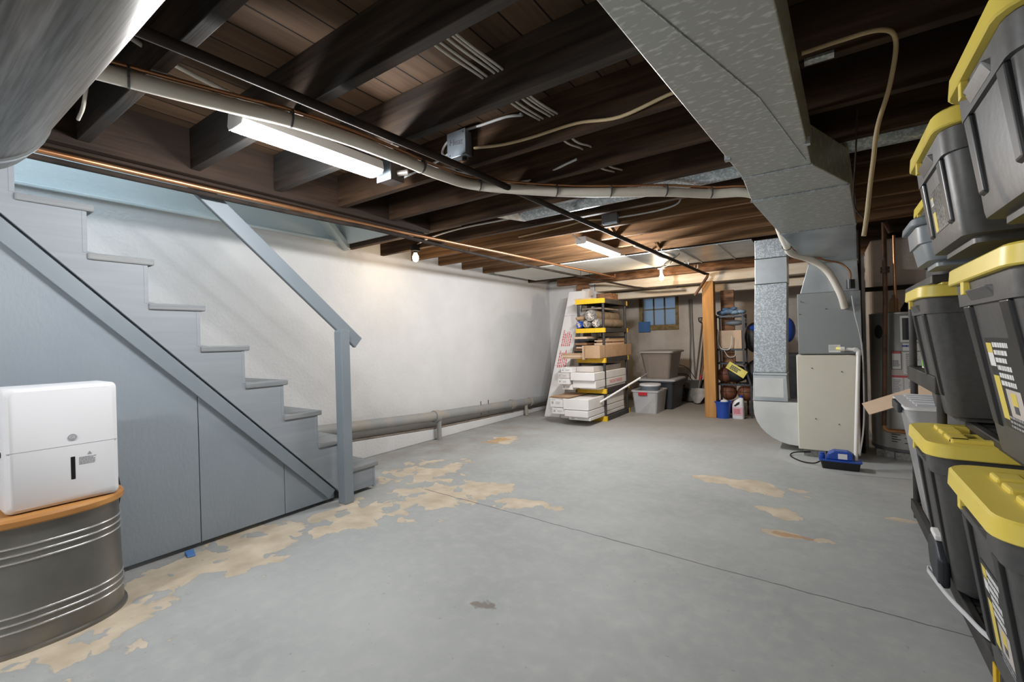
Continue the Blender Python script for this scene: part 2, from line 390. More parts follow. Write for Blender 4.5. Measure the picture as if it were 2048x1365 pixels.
def text(s, size, mat, M, parent, name='lettering'):
    cu = bpy.data.curves.new('t', 'FONT'); cu.body = s; cu.size = size; cu.align_x = 'CENTER'; cu.align_y = 'CENTER'; cu.extrude = .0006
    to = bpy.data.objects.new('t', cu); COL.objects.link(to)
    dg = bpy.context.evaluated_depsgraph_get(); me = bpy.data.meshes.new_from_object(to.evaluated_get(dg))
    bpy.data.objects.remove(to); 
    me.materials.clear(); me.materials.append(mat)
    o0 = ORG[parent.name]
    for v in me.vertices: v.co = (M @ v.co) - o0
    o = bpy.data.objects.new(name, me); COL.objects.link(o); o.parent = parent; ORG[o.name] = o0
    return o
def facing(origin, u, v):
    """matrix that lays local x along u and local y along v at origin"""
    u = Vector(u).normalized(); v = Vector(v).normalized(); w = u.cross(v)
    return Matrix(((u.x, v.x, w.x, origin[0]), (u.y, v.y, w.y, origin[1]), (u.z, v.z, w.z, origin[2]), (0, 0, 0, 1)))
def dashes(M, w, h, rows, seed=1, fill=.85, hgt=.5, words=True):
    """rows of unreadable small print as thin raised strokes"""
    mb = MB(); mb.T = M; rnd = random.Random(seed); rh = h / rows
    for i in range(rows):
        x = -w / 2; end = -w / 2 + w * (fill if i % 3 else 1.0) * rnd.uniform(.75, 1)
        y = h / 2 - (i + .5) * rh
        while x < end:
            l = rnd.uniform(.04, .16) * w if words else w
            mb.box(x, min(x + l, end), y - rh * hgt / 2, y + rh * hgt / 2, 0, .0008); x += l + .03 * w
    return mb
# ================================================================== the room
struct('floor', MB().box(-4.6, 2.0, -2.2, 9.3, -.12, 0), M_floor)
struct('wall_left', MB().box(-4.40, -4.12, -2.2, 9.1, 0, 2.25).box(-4.40, -4.12, 2.94, 9.1, 2.25, 2.42), M_wall)
struct('trim_1', MB().box(-4.15, -4.10, -.6, 2.94, 2.25, 2.275), M_blue, bevel=.006)
struct('wall_stairwell', MB().box(-4.40, -4.16, -2.2, 3.0, 2.25, 3.3).box(-2.93, -2.88, -2.2, 2.94, 2.46, 3.3).box(-4.16, -2.93, -2.2, -2.1, 2.25, 3.3).box(-4.4, -2.9, -2.2, 3.0, 3.3, 3.36), M_blue)
struct('wall_stairwell_end', MB().box(-4.16, -2.99, 2.92, 2.945, 2.245, 3.3), M_cream)
struct('trim_2', MB().beam((-4.10, 2.36, 2.80), (-4.10, 2.96, 2.20), .05, .13, up=(1, 0, 0)), M_cream, bevel=.004)
struct('baseboard_left', MB().prism([(2.2, 0), (9.0, 0), (9.0, .05), (6.9, .06), (4.2, .125), (2.2, .25)], 'x', -4.13, -4.03), M_wall, bevel=.01)
struct('trim_3', MB().prism([(2.2, .25), (4.2, .125), (6.9, .06), (7.2, .06), (7.2, .075), (6.9, .075), (4.2, .14), (2.2, .265)], 'x', -4.13, -4.025), M_dust, bevel=.008)
struct('wall_far_left', MB().box(-4.13, -3.20, 7.20, 7.55, 0, 2.25), M_wall, bevel=.02)
struct('beam', MB().box(-3.24, 1.7, 7.20, 7.42, 1.99, 2.14), M_beam, bevel=.012)
struct('beam.001', MB().box(-4.12, 1.7, 7.62, 7.80, 1.87, 1.99), M_beam, bevel=.012)
struct('beam.002', MB().box(-3.9, 1.7, 7.10, 7.30, 2.14, 2.27), M_rust, bevel=.012)
wx0, wx1, wz0, wz1 = -3.02, -2.31, 1.43, 1.95
struct('wall_back', MB().box(-4.2, wx0, 8.9, 9.2, 0, 2.4).box(wx1, 1.9, 8.9, 9.2, 0, 2.4).box(wx0, wx1, 8.9, 9.2, 0, wz0).box(wx0, wx1, 8.9, 9.2, wz1, 2.4), M_dirtwall)
struct('wall_right', MB().box(1.55, 1.75, -2.2, 9.2, 0, 2.45), M_dirtwall)
struct('wall_near', MB().box(-4.4, 1.75, -2.3, -2.1, 0, 2.45), M_wall)
struct('wall_chimney', MB().box(.40, 1.20, 6.15, 6.95, 0, 2.16), M_dirtwall, bevel=.02)
struct('ceiling', MB().box(-2.93, 1.75, -2.2, 9.2, 2.425, 2.46).box(-4.4, -2.93, 2.945, 9.2, 2.425, 2.46), M_plank)
# window of the far alcove: rotten frame, 3 x 2 frosted panes
win = thing('window_1', 'small six-pane basement window high in the far wall', 'window', (-2.66, 8.9, wz0)); win['kind'] = 'structure'
f = MB().box(wx0 - .02, wx1 + .02, 8.86, 8.96, wz0 - .10, wz0).box(wx0 - .02, wx0 + .05, 8.86, 8.96, wz0, wz1).box(wx1 - .035, wx1 + .02, 8.87, 8.96, wz0, wz1)
f.build('frame', M_frame, win, bevel=.006)
s = MB(); pw = (wx1 - .035 - wx0 - .05) / 3; px0 = wx0 + .05
for i in range(1, 3): s.box(px0 + i * pw - .012, px0 + i * pw + .012, 8.90, 8.93, wz0, wz1)
s.box(px0, wx1 - .03, 8.90, 8.93, (wz0 + wz1) / 2 + .03, (wz0 + wz1) / 2 + .055)
s.build('glazing_bars', M_sash, win)
for i in range(3):
    for z0, z1 in ((wz0, (wz0 + wz1) / 2 + .03), ((wz0 + wz1) / 2 + .055, wz1)):
        MB().box(px0 + i * pw, px0 + (i + 1) * pw, 8.912, 8.918, z0, z1).build('pane', M_pane, win)
tag(MB().box(wx0 - .03, wx0 + .20, 8.845, 8.858, wz0 - .13, wz0 + .07).build('blue_card', M_tape), 'blue square card stuck below the left of the small window', 'card')

# ================================================================== joists and header
ords = ['first', 'second', 'third', 'fourth', 'fifth', 'sixth', 'seventh', 'eighth', 'ninth', 'tenth', 'eleventh', 'twelfth', 'thirteenth']
def joist(y, x0, x1, mat, label, z0=2.2, z1=2.425, t=.048):
    o = MB().box(x0, x1, y, y + t, z0, z1).build('floor_joist', mat, bevel=.003)
    return tag(o, label, 'joist', 'ceiling joists')
joist(.155, -2.88, 1.55, M_joist, 'dark sooty joist nearest the camera, above the big round duct')
joist(.62, -2.88, 1.55, M_joist, 'dark brown joist second from the camera, ending just above the stair top')
joist(1.085, -2.88, 1.55, M_joist, 'dark joist third from the camera, crossing over the near lit strip light')
joist(1.55, -2.88, 1.55, M_joist, 'sooty joist fourth from the camera, pierced by a bundle of pale cables')
joist(2.015, -2.88, 1.55, M_joist2, 'brown joist fifth from the camera, carrying the square steel box marked Heat')
joist(2.48, -2.88, 1.55, M_joist2, 'brown joist sixth from the camera, just past the Heat box')
joist(2.945, -4.13, 1.55, M_joist2, 'joist seventh from the camera, at the end of the stair opening')
joist(3.41, -4.13, 1.55, M_joist2, 'joist eighth from the camera, right beside the left bare bulb')
joist(3.875, -4.13, 1.55, M_joistf, 'tan joist ninth from the camera, with a dark box nailed to it')
joist(4.34, -4.13, 1.55, M_joistf, 'tan joist tenth from the camera, over the near end of the far strip light')
joist(4.805, -4.13, 1.55, M_joistf, 'tan joist eleventh from the camera, over the far strip light')
joist(5.27, -4.13, 1.55, M_joistf, 'tan joist twelfth from the camera, last one before the sheet covered bay')
joist(6.50, -4.13, 1.55, M_joist2, 'dark joist beyond the sheet covered bay, in front of the whitewashed beam', 2.17)
joist(2.995, -4.13, -2.6, M_joistf, 'short doubled joist closing the stair opening at the white wall', 2.21)
tag(MB().box(-2.93, -2.88, -2.1, 2.94, 2.17, 2.45).build('stair_header', M_header, bevel=.004), 'long dark header board along the top of the stair opening', 'beam')
tag(MB().box(-2.99, -2.935, -2.1, 2.92, 2.155, 2.44).build('stair_header', M_header, bevel=.004), 'second header board doubled on the stair side of the opening', 'beam')
for (x, y0, flip, lab) in ((-1.70, 3.923, 0, 'cross bridging strut left of the dark junction box'), (-1.47, 4.39, 1, 'cross bridging strut behind the dark junction box'),
                           (-1.55, 4.853, 0, 'cross bridging strut above the far strip light')):
    a, b = ((x, y0, 2.22), (x, y0 + .417, 2.40)) if flip else ((x, y0, 2.40), (x, y0 + .417, 2.22))
    tag(MB().beam(a, b, .05, .022, up=(1, 0, 0)).build('bridging_strut', M_joistf), lab, 'strut')
tag(MB().box(-3.95, -1.98, 5.33, 6.46, 2.185, 2.197).build('ceiling_board', M_cream), 'whitish board under the joists near the far left corner', 'board')
pan = thing('sheet_metal_panning', 'shiny sheet metal panning under the joists before the far bulb', 'panning', (-1.2, 5.9, 2.18))
for x0, x1 in ((-1.975, -1.35), (-1.345, -.95), (-.945, -.62)):
    MB().box(x0, x1, 5.33, 6.48, 2.182, 2.19).build('sheet', M_duct3, pan)
for x in (-1.35, -.95): MB().box(x - .008, x + .008, 5.33, 6.48, 2.174, 2.184).build('seam', M_duct, pan)

# ================================================================== lights
def strip_light(label, x0, x1, y0, y1, z0=2.115, z1=2.195):
    t = thing('strip_light', label, 'light', ((x0 + x1) / 2, (y0 + y1) / 2, z1), 'ceiling strip lights')
    xm = (x0 + x1) / 2
    MB().prism([(x0 + .01, z1), (x1 - .01, z1), (x1, z0 + .030), (x0, z0 + .030)], 'y', y0, y1).build('housing', M_fixture, t)
    MB().prism([(x0, z0 + .030), (x1, z0 + .030), (x1 - .012, z0 + .010), (xm + .02, z0), (xm - .02, z0), (x0 + .012, z0 + .010)], 'y', y0 + .006, y1 - .006).build('diffuser', M_whitelens, t)
    for y in (y0 - .004, y1): MB().prism([(x0 + .01, z1), (x1 - .01, z1), (x1, z0 + .030), (x1 - .012, z0 + .010), (x0 + .012, z0 + .010), (x0, z0 + .030)], 'y', y, y + .004).build('end_cap', M_fixture, t)
    return t
strip_light('long lit white strip light hanging near the camera above the stair', -2.08, -1.95, .93, 1.65)
strip_light('short looking lit strip light at the far end of the ceiling', -2.01, -1.89, 4.06, 4.95)
cf = struct('added_fill_fixture', MB().box(-2.16, -2.04, -1.7, -.5, 2.14, 2.425), M_fixture)     # invented housing for the fill lights, unseen behind the viewpoint
struct('lens', MB().box(-2.15, -2.05, -1.68, -.52, 2.115, 2.1395), M_whitelens, parent=cf)  # glowing underside of the added fill fixture
def bulb(label, x, y, z, base_mat, plate):
    t = thing('bare_bulb', label, 'bulb', (x, y, z), 'bare light bulbs')
    MB().lathe((x, y, z), plate).build('lamp_holder', base_mat, t, smooth=30)
    MB().lathe((x, y, z), [(.013, -.075), (.016, -.085), (.03, -.115), (.033, -.14), (.027, -.16), (.012, -.172), (.001, -.174)]).build('bulb_glass', M_bulb, t, smooth=60)
    return t
bulb('glowing bare bulb on a dark porcelain holder by the white wall', -3.55, 3.40, 2.235, M_dark, [(.045, 0), (.05, -.03), (.045, -.06), (.022, -.065), (.02, -.08)])
bulb('glowing bare bulb on a white holder before the whitewashed beam', -1.90, 6.525, 2.168, M_fixture, [(.055, 0), (.055, -.012), (.028, -.02), (.024, -.08)])

# ================================================================== ducts
trunk = thing('trunk_duct', 'big rectangular galvanized trunk duct running along the ceiling to the furnace', 'duct', (-.2, 1.5, 2.0))
def duct_piece(name, p0, p1, z0a, z1a, z0b, z1b, mat, y0, y1):
    """p0=(xl,xr) at y0, p1 at y1"""
    return MB().loft([[(p0[0], y0, z0a), (p0[1], y0, z0a), (p0[1], y0, z1a), (p0[0], y0, z1a)], [(p1[0], y1, z0b), (p1[1], y1, z0b), (p1[1], y1, z1b), (p1[0], y1, z1b)]]).build(name, mat, trunk, bevel=.004)
duct_piece('duct_section', (-.505, -.145), (-.444, -.100), 2.0, 2.19, 2.0, 2.19, M_duct, -1.0, .80)
duct_piece('duct_section', (-.444, -.100), (-.334, -.040), 2.0, 2.19, 2.0, 2.19, M_duct, .806, 2.60)
duct_piece('transition', (-.336, -.038), (-.352, .120), 2.0, 2.19, 2.0, 2.19, M_duct, 2.606, 3.08)
duct_piece('plenum', (-.354, .122), (-.288, .200), 1.997, 2.19, 1.997, 2.19, M_duct, 3.086, 4.24)
duct_piece('drop', (-.287, .199), (-.125, .245), 1.995, 2.19, 1.855, 2.18, M_duct3, 4.245, 5.20)
for (xa, xb, y, z) in ((-.447, -.098, .803, 1.996), (-.338, -.036, 2.603, 1.996), (-.356, .124, 3.083, 1.993), (-.29, .202, 4.243, 1.991)):
    MB().box(xa, xb, y - .012, y + .012, z, z + .008).build('drive_cleat', M_duct2, trunk)
for x, y in ((-.352, 2.28), (-.05, 2.3), (-.43, .95)):
    MB().box(x - .012, x + .012, y - .015, y + .015, 1.992, 2.02).build('clip', M_duct2, trunk)
MB().beam((-.40, .86, 1.997), (-.17, 1.75, 1.997), .003, .003).beam((-.17, 1.75, 1.997), (-.06, 2.52, 1.997), .003, .003).build('crease', M_duct2, trunk)
# big round duct, top left
rd = thing('round_duct', 'big round brushed metal duct at the top left, ending over the stairs', 'duct', (-1.8, .20, 2.02))
MB().tube([(-.2, .20, 2.02), (-2.22, .20, 2.02)], .205, 40).build('duct_pipe', M_duct4, rd, smooth=50)
MB().tube([(-2.2, .20, 2.02), (-2.34, .20, 2.025), (-2.46, .20, 2.06), (-2.55, .20, 2.13), (-2.60, .20, 2.22), (-2.61, .20, 2.40)], .209, 40).build('duct_elbow', M_duct4, rd, smooth=50)
MB().tube([(-2.19, .20, 2.02), (-2.215, .20, 2.02)], .213, 40).build('seam_ring', M_duct3, rd, smooth=50)
# small round branch between the joists
br = thing('branch_duct', 'small round galvanized branch duct lying between joists mid ceiling', 'duct', (-1.3, 3.2, 2.29))
MB().tube([(-2.05, 3.22, 2.285), (-.36, 3.22, 2.285)], .085, 28).build('duct_pipe', M_duct2, br, smooth=50)
MB().tube([(-2.42, 3.22, 2.33), (-2.06, 3.22, 2.285)], [.03, .088], 20).build('tapered_end', M_film, br, smooth=50)
br2 = thing('branch_duct', 'galvanized branch duct in the dark ceiling right of the trunk duct', 'duct', (.6, 3.2, 2.29))
MB().tube([(.08, 3.2, 2.29), (1.5, 3.2, 2.29)], .085, 24).build('duct_pipe', M_duct2, br2, smooth=50)

# ================================================================== pipes and cables under the ceiling
ls = thing('refrigerant_lineset', 'thick white wrapped refrigerant line strapped along the ceiling to the furnace', 'pipe', (-1.8, 1.5, 2.15))
lp = [(-2.06, .30, 2.15), (-2.01, .48, 2.15), (-1.96, .66, 2.15), (-1.90, .89, 2.155), (-1.84, 1.07, 2.155), (-1.79, 1.33, 2.15), (-1.78, 1.62, 2.15), (-1.78, 1.91, 2.15), (-1.72, 2.19, 2.15), (-1.41, 2.59, 2.15), (-1.14, 2.83, 2.15), (-.85, 3.05, 2.15), (-.62, 3.29, 2.15), (-.44, 3.40, 2.15), (-.362, 3.6, 2.15), (-.336, 4.0, 2.148), (-.318, 4.3, 2.14), (-.300, 4.52, 2.06), (-.275, 4.68, 1.985), (-.245, 4.85, 1.925), (-.10, 5.0, 1.865), (.02, 5.08, 1.76), (.11, 5.13, 1.56), (.145, 5.19, 1.42)]
MB().tube(lp, .03, 14, smooth=6).build('white_sleeve', M_cream_pipe, ls, smooth=60)
off = [Vector(p) + Vector((.012, -.012, .038 if i < 17 else .034)) for i, p in enumerate(lp[:21])] + [Vector((.0, 5.06, 1.86)), Vector((.12, 5.10, 1.82)), Vector((.185, 5.10, 1.74)), Vector((.19, 5.12, 1.66))]
MB().tube(off, .008, 8, smooth=6).build('copper_line', M_copper, ls, smooth=60)
sp_ = spline([Vector(p) for p in lp], 6)
for i in (9, 24, 39, 48, 54, 60, 66, 72, 110):
    d = (sp_[i + 1] - sp_[i]).normalized(); MB().tube([sp_[i] + Vector((0, 0, .008)) - d * .004, sp_[i] + Vector((0, 0, .008)) + d * .004], .040, 14).build('zip_tie', M_black, ls)
MB().tube([(.19, 5.10, 1.585), (.19, 5.10, 1.665)], .032, 14).build('end_cap', M_groove, ls, smooth=40)
ip = thing('gas_pipe', 'dark iron pipe running the length of the ceiling to the wooden post', 'pipe', (-1.63, 3, 2.14))
MB().tube([(-1.67, .30, 2.15), (-1.65, .62, 2.15), (-1.61, 1.85, 2.15), (-1.58, 4.2, 2.15), (-1.42, 7.00, 2.09)], .019, 12).build('pipe_run', M_iron, ip, smooth=50)
MB().tube([(-1.42, 6.98, 2.09), (-1.385, 7.04, 2.085), (-1.40, 7.03, 2.04), (-1.57, 7.02, 1.79)], .02, 12).build('elbow', M_pipeold, ip, smooth=50)
for y, x in ((5.2, -1.53), (6.6, -1.45), (6.2, -1.475)):
    MB().strip([(x - .025, y, 2.19), (x - .02, y, 2.125), (x, y, 2.115), (x + .02, y, 2.125), (x + .025, y, 2.19)], (0, 1, 0), .02).build('pipe_strap', M_duct2, ip)
cp = thing('copper_water_pipe', 'bright copper pipe running under the stair header to the far corner', 'pipe', (-2.95, 3, 2.13))
MB().tube([(-2.97, -.6, 2.138), (-2.97, 1.2, 2.138), (-2.945, 2.0, 2.139), (-2.93, 2.6, 2.14), (-2.83, 3.92, 2.14), (-2.66, 6.60, 2.135)], .015, 12).build('pipe_run', M_copper, cp, smooth=50)
MB().tube([(-2.66, 6.58, 2.135), (-2.65, 6.66, 2.14), (-2.65, 6.67, 2.19)], .018, 12).build('elbow', M_copper, cp, smooth=50)
MB().tube([(-2.985, 1.72, 2.136), (-2.975, 1.80, 2.137)], .02, 12).build('coupling', M_copper, cp, smooth=50)
dp = thing('water_pipe', 'darker old pipe hanging beside the bright copper pipe', 'pipe', (-2.92, 4, 2.1))
MB().tube([(-2.995, -.6, 2.112), (-2.995, 1.2, 2.112), (-2.96, 2.0, 2.112), (-2.93, 2.46, 2.112), (-2.95, 4.10, 2.10), (-2.84, 6.55, 2.09), (-2.35, 7.10, 1.97), (-1.85, 7.14, 1.95)], .015, 12, smooth=4).build('pipe_run', M_iron, dp, smooth=50)
for y in (3.5, 6.0, 6.3): MB().tube([(-2.9, y, 2.2), (-2.9, y, 2.10)], .004, 6).build('hanger', M_iron, dp)

def cable(pts, r, mat, label, group=None, name='cable', sm=6):
    return tag(MB().tube(pts, r, 8, smooth=sm).build(name, mat, smooth=60), label, 'cable', group)
where = ['leftmost strand', 'second strand from the left', 'third strand from the left', 'fourth strand from the left', 'rightmost strand']
for i in range(5):
    x = -1.185 + .021 * i + (.02 if i > 1 else 0)
    cable([(x, 1.09, 2.325), (x + .006, 1.32, 2.312 + .006 * (i % 2)), (x + .002, 1.57, 2.325), (x - .004, 1.8, 2.312 + .005 * (i % 2)), (x + .004, 2.03, 2.325)],
          .0055, M_cable, where[i] + ' of the pale cable bundle threaded through the joists', 'bundled cables through the joists')
for i, x in enumerate((-1.165, -1.11)):
    cable([(x, 2.03, 2.325), (x + .01, 2.25, 2.285 - .008 * i), (x, 2.5, 2.325), (x, 2.72, 2.29), (x + .01, 2.96, 2.325)], .006, M_cable,
          ('left' if i == 0 else 'right') + ' of the two cables sagging between joists past the bundle')
cable([(-.385, 2.003, 2.205), (-.50, 2.00, 2.235), (-.75, 2.002, 2.205), (-.97, 2.003, 2.24), (-1.23, 2.003, 2.242), (-1.42, 2.003, 2.255), (-1.60, 2.0, 2.285)], .008, M_cabley, 'yellowed cable stapled along the joist right of the Heat box')
cable([(-1.255, 1.95, 2.35), (-1.28, 2.0, 2.372), (-1.38, 2.004, 2.395), (-1.55, 2.004, 2.40), (-1.68, 2.0, 2.40), (-1.80, 2.0, 2.37), (-1.84, 2.0, 2.32), (-1.80, 2.0, 2.28), (-1.74, 2.0, 2.27)], .0075, M_cablew, 'grey cable looping over the top of the Heat box')
cable([(-1.76, 2.0, 2.31), (-1.90, 2.005, 2.28), (-2.2, 2.005, 2.25)], .0075, M_cablew, 'short white cable leaving the left side of the Heat box')
cable([(-1.935, 1.76, 2.20), (-1.8, 1.90, 2.20), (-1.60, 2.45, 2.215), (-1.2, 2.47, 2.27)], .0075, M_cablew, 'white cable leaving the box at the strip light end')
cable([(-2.35, .45, 2.35), (-2.28, .52, 2.34), (-2.21, .58, 2.345), (-2.18, .61, 2.38)], .009, M_cable, 'pale cable curling out behind the big round duct')
cable([(-2.62, .57, 2.20), (-2.50, .56, 2.21), (-2.40, .55, 2.26), (-2.34, .55, 2.33), (-2.30, .54, 2.42)], .007, M_cable, 'pale double cable hanging by the end of the big round duct')
cable([(-2.04, .50, 2.36), (-2.03, .68, 2.30), (-2.03, .9, 2.27), (-2.03, 1.09, 2.265)], .010, M_cable, 'pale flat cable beside the dark pipe near the camera')
cable([(-1.49, 3.87, 2.265), (-1.30, 3.868, 2.26), (-1.10, 3.868, 2.265), (-.98, 3.868, 2.29), (-.95, 3.868, 2.345)], .008, M_cablew, 'white cable bending up the joist right of the dark box')
cable([(-2.55, 3.87, 2.25), (-2.3, 3.868, 2.26), (-2.0, 3.868, 2.275), (-1.80, 3.868, 2.29), (-1.62, 3.868, 2.27)], .008, M_cabley, 'tan cable stapled along the joist left of the dark box')
cable([(-1.95, 4.04, 2.16), (-2.0, 3.98, 2.22), (-1.93, 3.95, 2.27), (-1.80, 4.1, 2.25), (-1.70, 4.32, 2.26)], .006, M_cablew, 'thin white lead looping above the far strip light')
cable([(-1.70, 4.86, 2.20), (-1.66, 5.26, 2.19), (-1.60, 5.5, 2.15), (-1.55, 5.85, 2.155), (-1.72, 6.2, 2.155), (-1.90, 6.50, 2.165)], .011, M_cable, 'grey cable looping under the sheet metal to the far bulb')
cable([(-1.40, 5.55, 2.17), (-1.55, 5.8, 2.15), (-1.68, 6.15, 2.15), (-1.78, 6.25, 2.155), (-1.70, 6.05, 2.165), (-1.5, 5.75, 2.17)], .006, M_iron, 'dark lead bunched under the sheet metal by the far bulb')
cable([(-3.55, 3.42, 2.24), (-3.35, 3.40, 2.28), (-2.9, 3.398, 2.31), (-2.2, 3.395, 2.30)], .009, M_cablew, 'white cable running from the left bulb along the joist')
cable([(-.05, 1.93, 2.19), (.06, 1.93, 2.192), (.17, 1.95, 2.195), (.215, 2.02, 2.18), (.20, 2.05, 2.05), (.165, 2.06, 1.92), (.15, 2.06, 1.80), (.14, 2.06, 1.72), (.128, 2.06, 1.61), (.118, 2.06, 1.54)], .0075, M_cabley, 'tan cable hanging down loose from the dark ceiling at right')
cable([(.13, 2.45, 2.15), (.12, 2.45, 1.95), (.11, 2.45, 1.75), (.14, 2.45, 1.68)], .003, M_iron, 'thin dark wire hanging behind the tan loose cable')
def jbox(label, x0, x1, y0, y1, z0, z1, mat, face, name='junction_box', dark=False):
    t = thing(name, label, 'electrical box', ((x0 + x1) / 2, y1, (z0 + z1) / 2), 'junction boxes')
    MB().box(x0, x1, y0, y1, z0, z1).build('box_body', M_iron if dark else mat, t, bevel=.006)
    MB().box(x0 - .003, x1 + .003, y0 - .004, y0 - .0005, z0 - .003, z1 + .003).build('cover_plate', mat, t, bevel=.002)
    for sx, sz in ((.12, .1), (.88, .9)):
        MB().tube([(x0 + (x1 - x0) * sx, y0 - .008, z0 + (z1 - z0) * sz), (x0 + (x1 - x0) * sx, y0 - .002, z0 + (z1 - z0) * sz)], .005, 8).build('screw', M_blade, t)
    return t
jb = jbox('steel square box with Heat handwritten on its cover', -1.755, -1.625, 1.955, 2.013, 2.245, 2.385, M_steelbox, 0)
text('Heat', .05, M_ink, facing((-1.69, 1.9498, 2.325), (1, 0, -.12), (.12, 0, 1)), jb)
MB().lathe((-1.66, 1.985, 2.247), [(.014, -.02), (.014, 0)], 10).build('connector', M_iron, jb)
jb2 = jbox('dark steel box hanging at the end of the near strip light', -2.06, -1.95, 1.70, 1.80, 2.11, 2.22, M_steelbox, 0, dark=True)
MB().tube([(-1.95, 1.75, 2.15), (-1.90, 1.78, 2.155)], .016, 10).build('connector', M_blade, jb2)
jbox('dark steel box nailed to the joist above the far strip light', -1.625, -1.485, 3.82, 3.873, 2.21, 2.295, M_steelbox, 0)

# ================================================================== stairs
st = thing('staircase', 'grey painted closed wooden staircase with handrail going up to the left', 'stairs', (-3.6, 1.3, 0))
X0, X1 = -4.10, -3.13
def Zn(n): return .223 + .2486 * (n - 1)
def Yn(n): return 2.50 - .2524 * (n - 1)
poly = []
for n in range(1, 11):
    poly += [(Yn(n) - .03, Zn(n) - .24 if n > 1 else .03), (Yn(n) - .03, Zn(n) - .035)]
low = [(-.25, Zn(10) - .02), (-.25, 2.42 - .02)]
def trimz(y): return 2.255 - 1.035 * y
poly = poly + [(Yn(10) - .2, Zn(10) - .035), (Yn(10) - .2, trimz(Yn(10) - .2) + .02), (2.16, trimz(2.16) + .02), (2.20, .03)]
stringer_poly = poly
MB().prism(poly, 'x', -3.168, X1).build('stringer', M_stair, st, bevel=.003)
for n in range(1, 10):
    MB().box(X0, X1 + .012, Yn(n) - .285, Yn(n), Zn(n) - .036, Zn(n)).build('tread', M_tread, st, bevel=.008)
    MB().box(X0, X1 + .002, Yn(n) - .05, Yn(n) - .03, (Zn(n - 1) if n > 1 else .02), Zn(n) - .037).build('riser', M_stair, st, bevel=.002)
MB().prism([(.02 - .3, trimz(-.28)), (2.09, trimz(2.09)), (2.04, trimz(2.04) - .125 + .02), (-.28, trimz(-.28) - .125)], 'x', -3.15, -3.122).build('trim_board', M_rail, st, bevel=.003)
for y0, y1 in ((-.28, 1.19), (1.194, 1.712), (1.716, 2.10)):
    top = lambda y: max(trimz(y) + .015, .03)
    MB().prism([(y0, .028), (y1, .028), (y1, top(y1)), (y0, top(y0))], 'x', -3.185, -3.152).build('side_panel', M_ply, st, bevel=.002)
MB().prism([(2.098, 1.32), (2.15, 1.32), (2.165, 1.305), (2.165, 0), (2.09, 0), (2.09, 1.30)], 'x', -3.085, -2.995).build('newel_post', M_rail, st, bevel=.006)
MB().beam((-3.07, 1.17, 2.19), (-3.07, 2.29, 1.215), .035, .10, up=(0, .66, .75)).build('handrail', M_rail, st, bevel=.006)

# ================================================================== grey waste pipe along the left wall
wp = thing('waste_pipe', 'grey painted cast iron waste pipe along the foot of the white wall', 'pipe', (-3.98, 4.5, 0))
MB().tube([(-3.98, 2.0, .42), (-3.98, 3.9, .305), (-3.98, 5.3, .25), (-3.98, 7.2, .165)], .058, 20).build('pipe_run', M_pipe, wp, smooth=50)
for y, z, l in ((4.08, .297, .08), (5.72, .232, .06), (6.25, .208, .05)):
    MB().tube([(-3.98, y - l / 2, z), (-3.98, y + l / 2, z - .004)], .072, 20).build('hub', M_pipe, wp, smooth=40)
MB().tube([(-3.97, 4.12, 0), (-3.97, 4.12, .26)], .030, 14).build('support_leg', M_pipe, wp, smooth=40)
MB().tube([(-3.96, 6.1, .005), (-3.97, 6.1, .19)], .028, 14).build('support_leg', M_pipe, wp, smooth=40)
for y in (4.95, 5.12): MB().tube([(-3.965, y, .19), (-3.965, y, .37)], .006, 6).build('bolt', M_pipeold, wp)

tag(MB().box(-.045, .045, 1.99, 2.03, 2.19, 2.1995).build('nail_plate', M_duct2), 'small shiny metal plate on the joist right of the trunk duct', 'plate')
# ================================================================== dehumidifier on the oval tub, left
tub = thing('oval_wash_tub', 'oval ribbed metal wash tub with wooden lid standing beside the stair panel', 'tub', (-2.93, .44, 0))
c = (-2.905, .45, 0); ax, ay = .235, .295
def oval(rx, ry, z, n=48): return [(c[0] + rx * math.copysign(abs(math.cos(2 * math.pi * j / n)) ** .85, math.cos(2 * math.pi * j / n)), c[1] + ry * math.copysign(abs(math.sin(2 * math.pi * j / n)) ** .85, math.sin(2 * math.pi * j / n)), z) for j in range(n)]
MB().loft([oval(ax + .012, ay + .012, .0), oval(ax + .012, ay + .012, .012), oval(ax, ay, .016), oval(ax - .012, ay - .012, .505)]).build('tub_body', M_tub, tub, smooth=40)
for z in (.095, .125, .155, .365, .395, .425):
    k = -.012 * (z / .505)
    ring = oval(ax + k + .001, ay + k + .001, z); MB().tube(ring + [ring[0], ring[1]], .0045, 8).build('bead', M_tubrib, tub, smooth=60)
MB().loft([oval(ax + .004, ay + .004, .506), oval(ax + .008, ay + .008, .512), oval(ax + .008, ay + .008, .532), oval(ax - .002, ay - .002, .542)]).build('wooden_lid', M_lidwood, tub, smooth=30)
rv = MB()
for i in range(17): rv.ball((-2.738 + .0007 * i, .60, .05 + .026 * i), .0035, 4)
rv.build('rivet_row', M_tub, tub)
dh = thing('dehumidifier', 'white boxy dehumidifier standing on the oval metal tub', 'dehumidifier', (-2.84, .52, .543))
x0, x1, y0, y1, z0, z1 = -2.955, -2.725, .340, .705, .543, 1.06
def rrx(x, g=0, r=.022): # rounded rect in the yz plane
    return [(x, a, b) for a, b, _ in rr(y0 + g, y1 - g, z0 + g, z1 - g, r, 0)]
MB().loft([rrx(x0), rrx(x1 - .03), rrx(x1 - .012, .004), rrx(x1, .018)]).build('housing', M_white, dh, smooth=35)
MB().box(x1 - .030, x1 + .0006, y0 + .008, y1 - .008, .795, .7965).build('front_seam', M_greyink, dh)
MB().box(x1 - .004, x1 + .0012, .537, .553, .645, .745).build('water_window', M_groove, dh, bevel=.004)
Md = facing((x1 + .001, .545, .83), (0, 1, 0), (0, 0, 1))
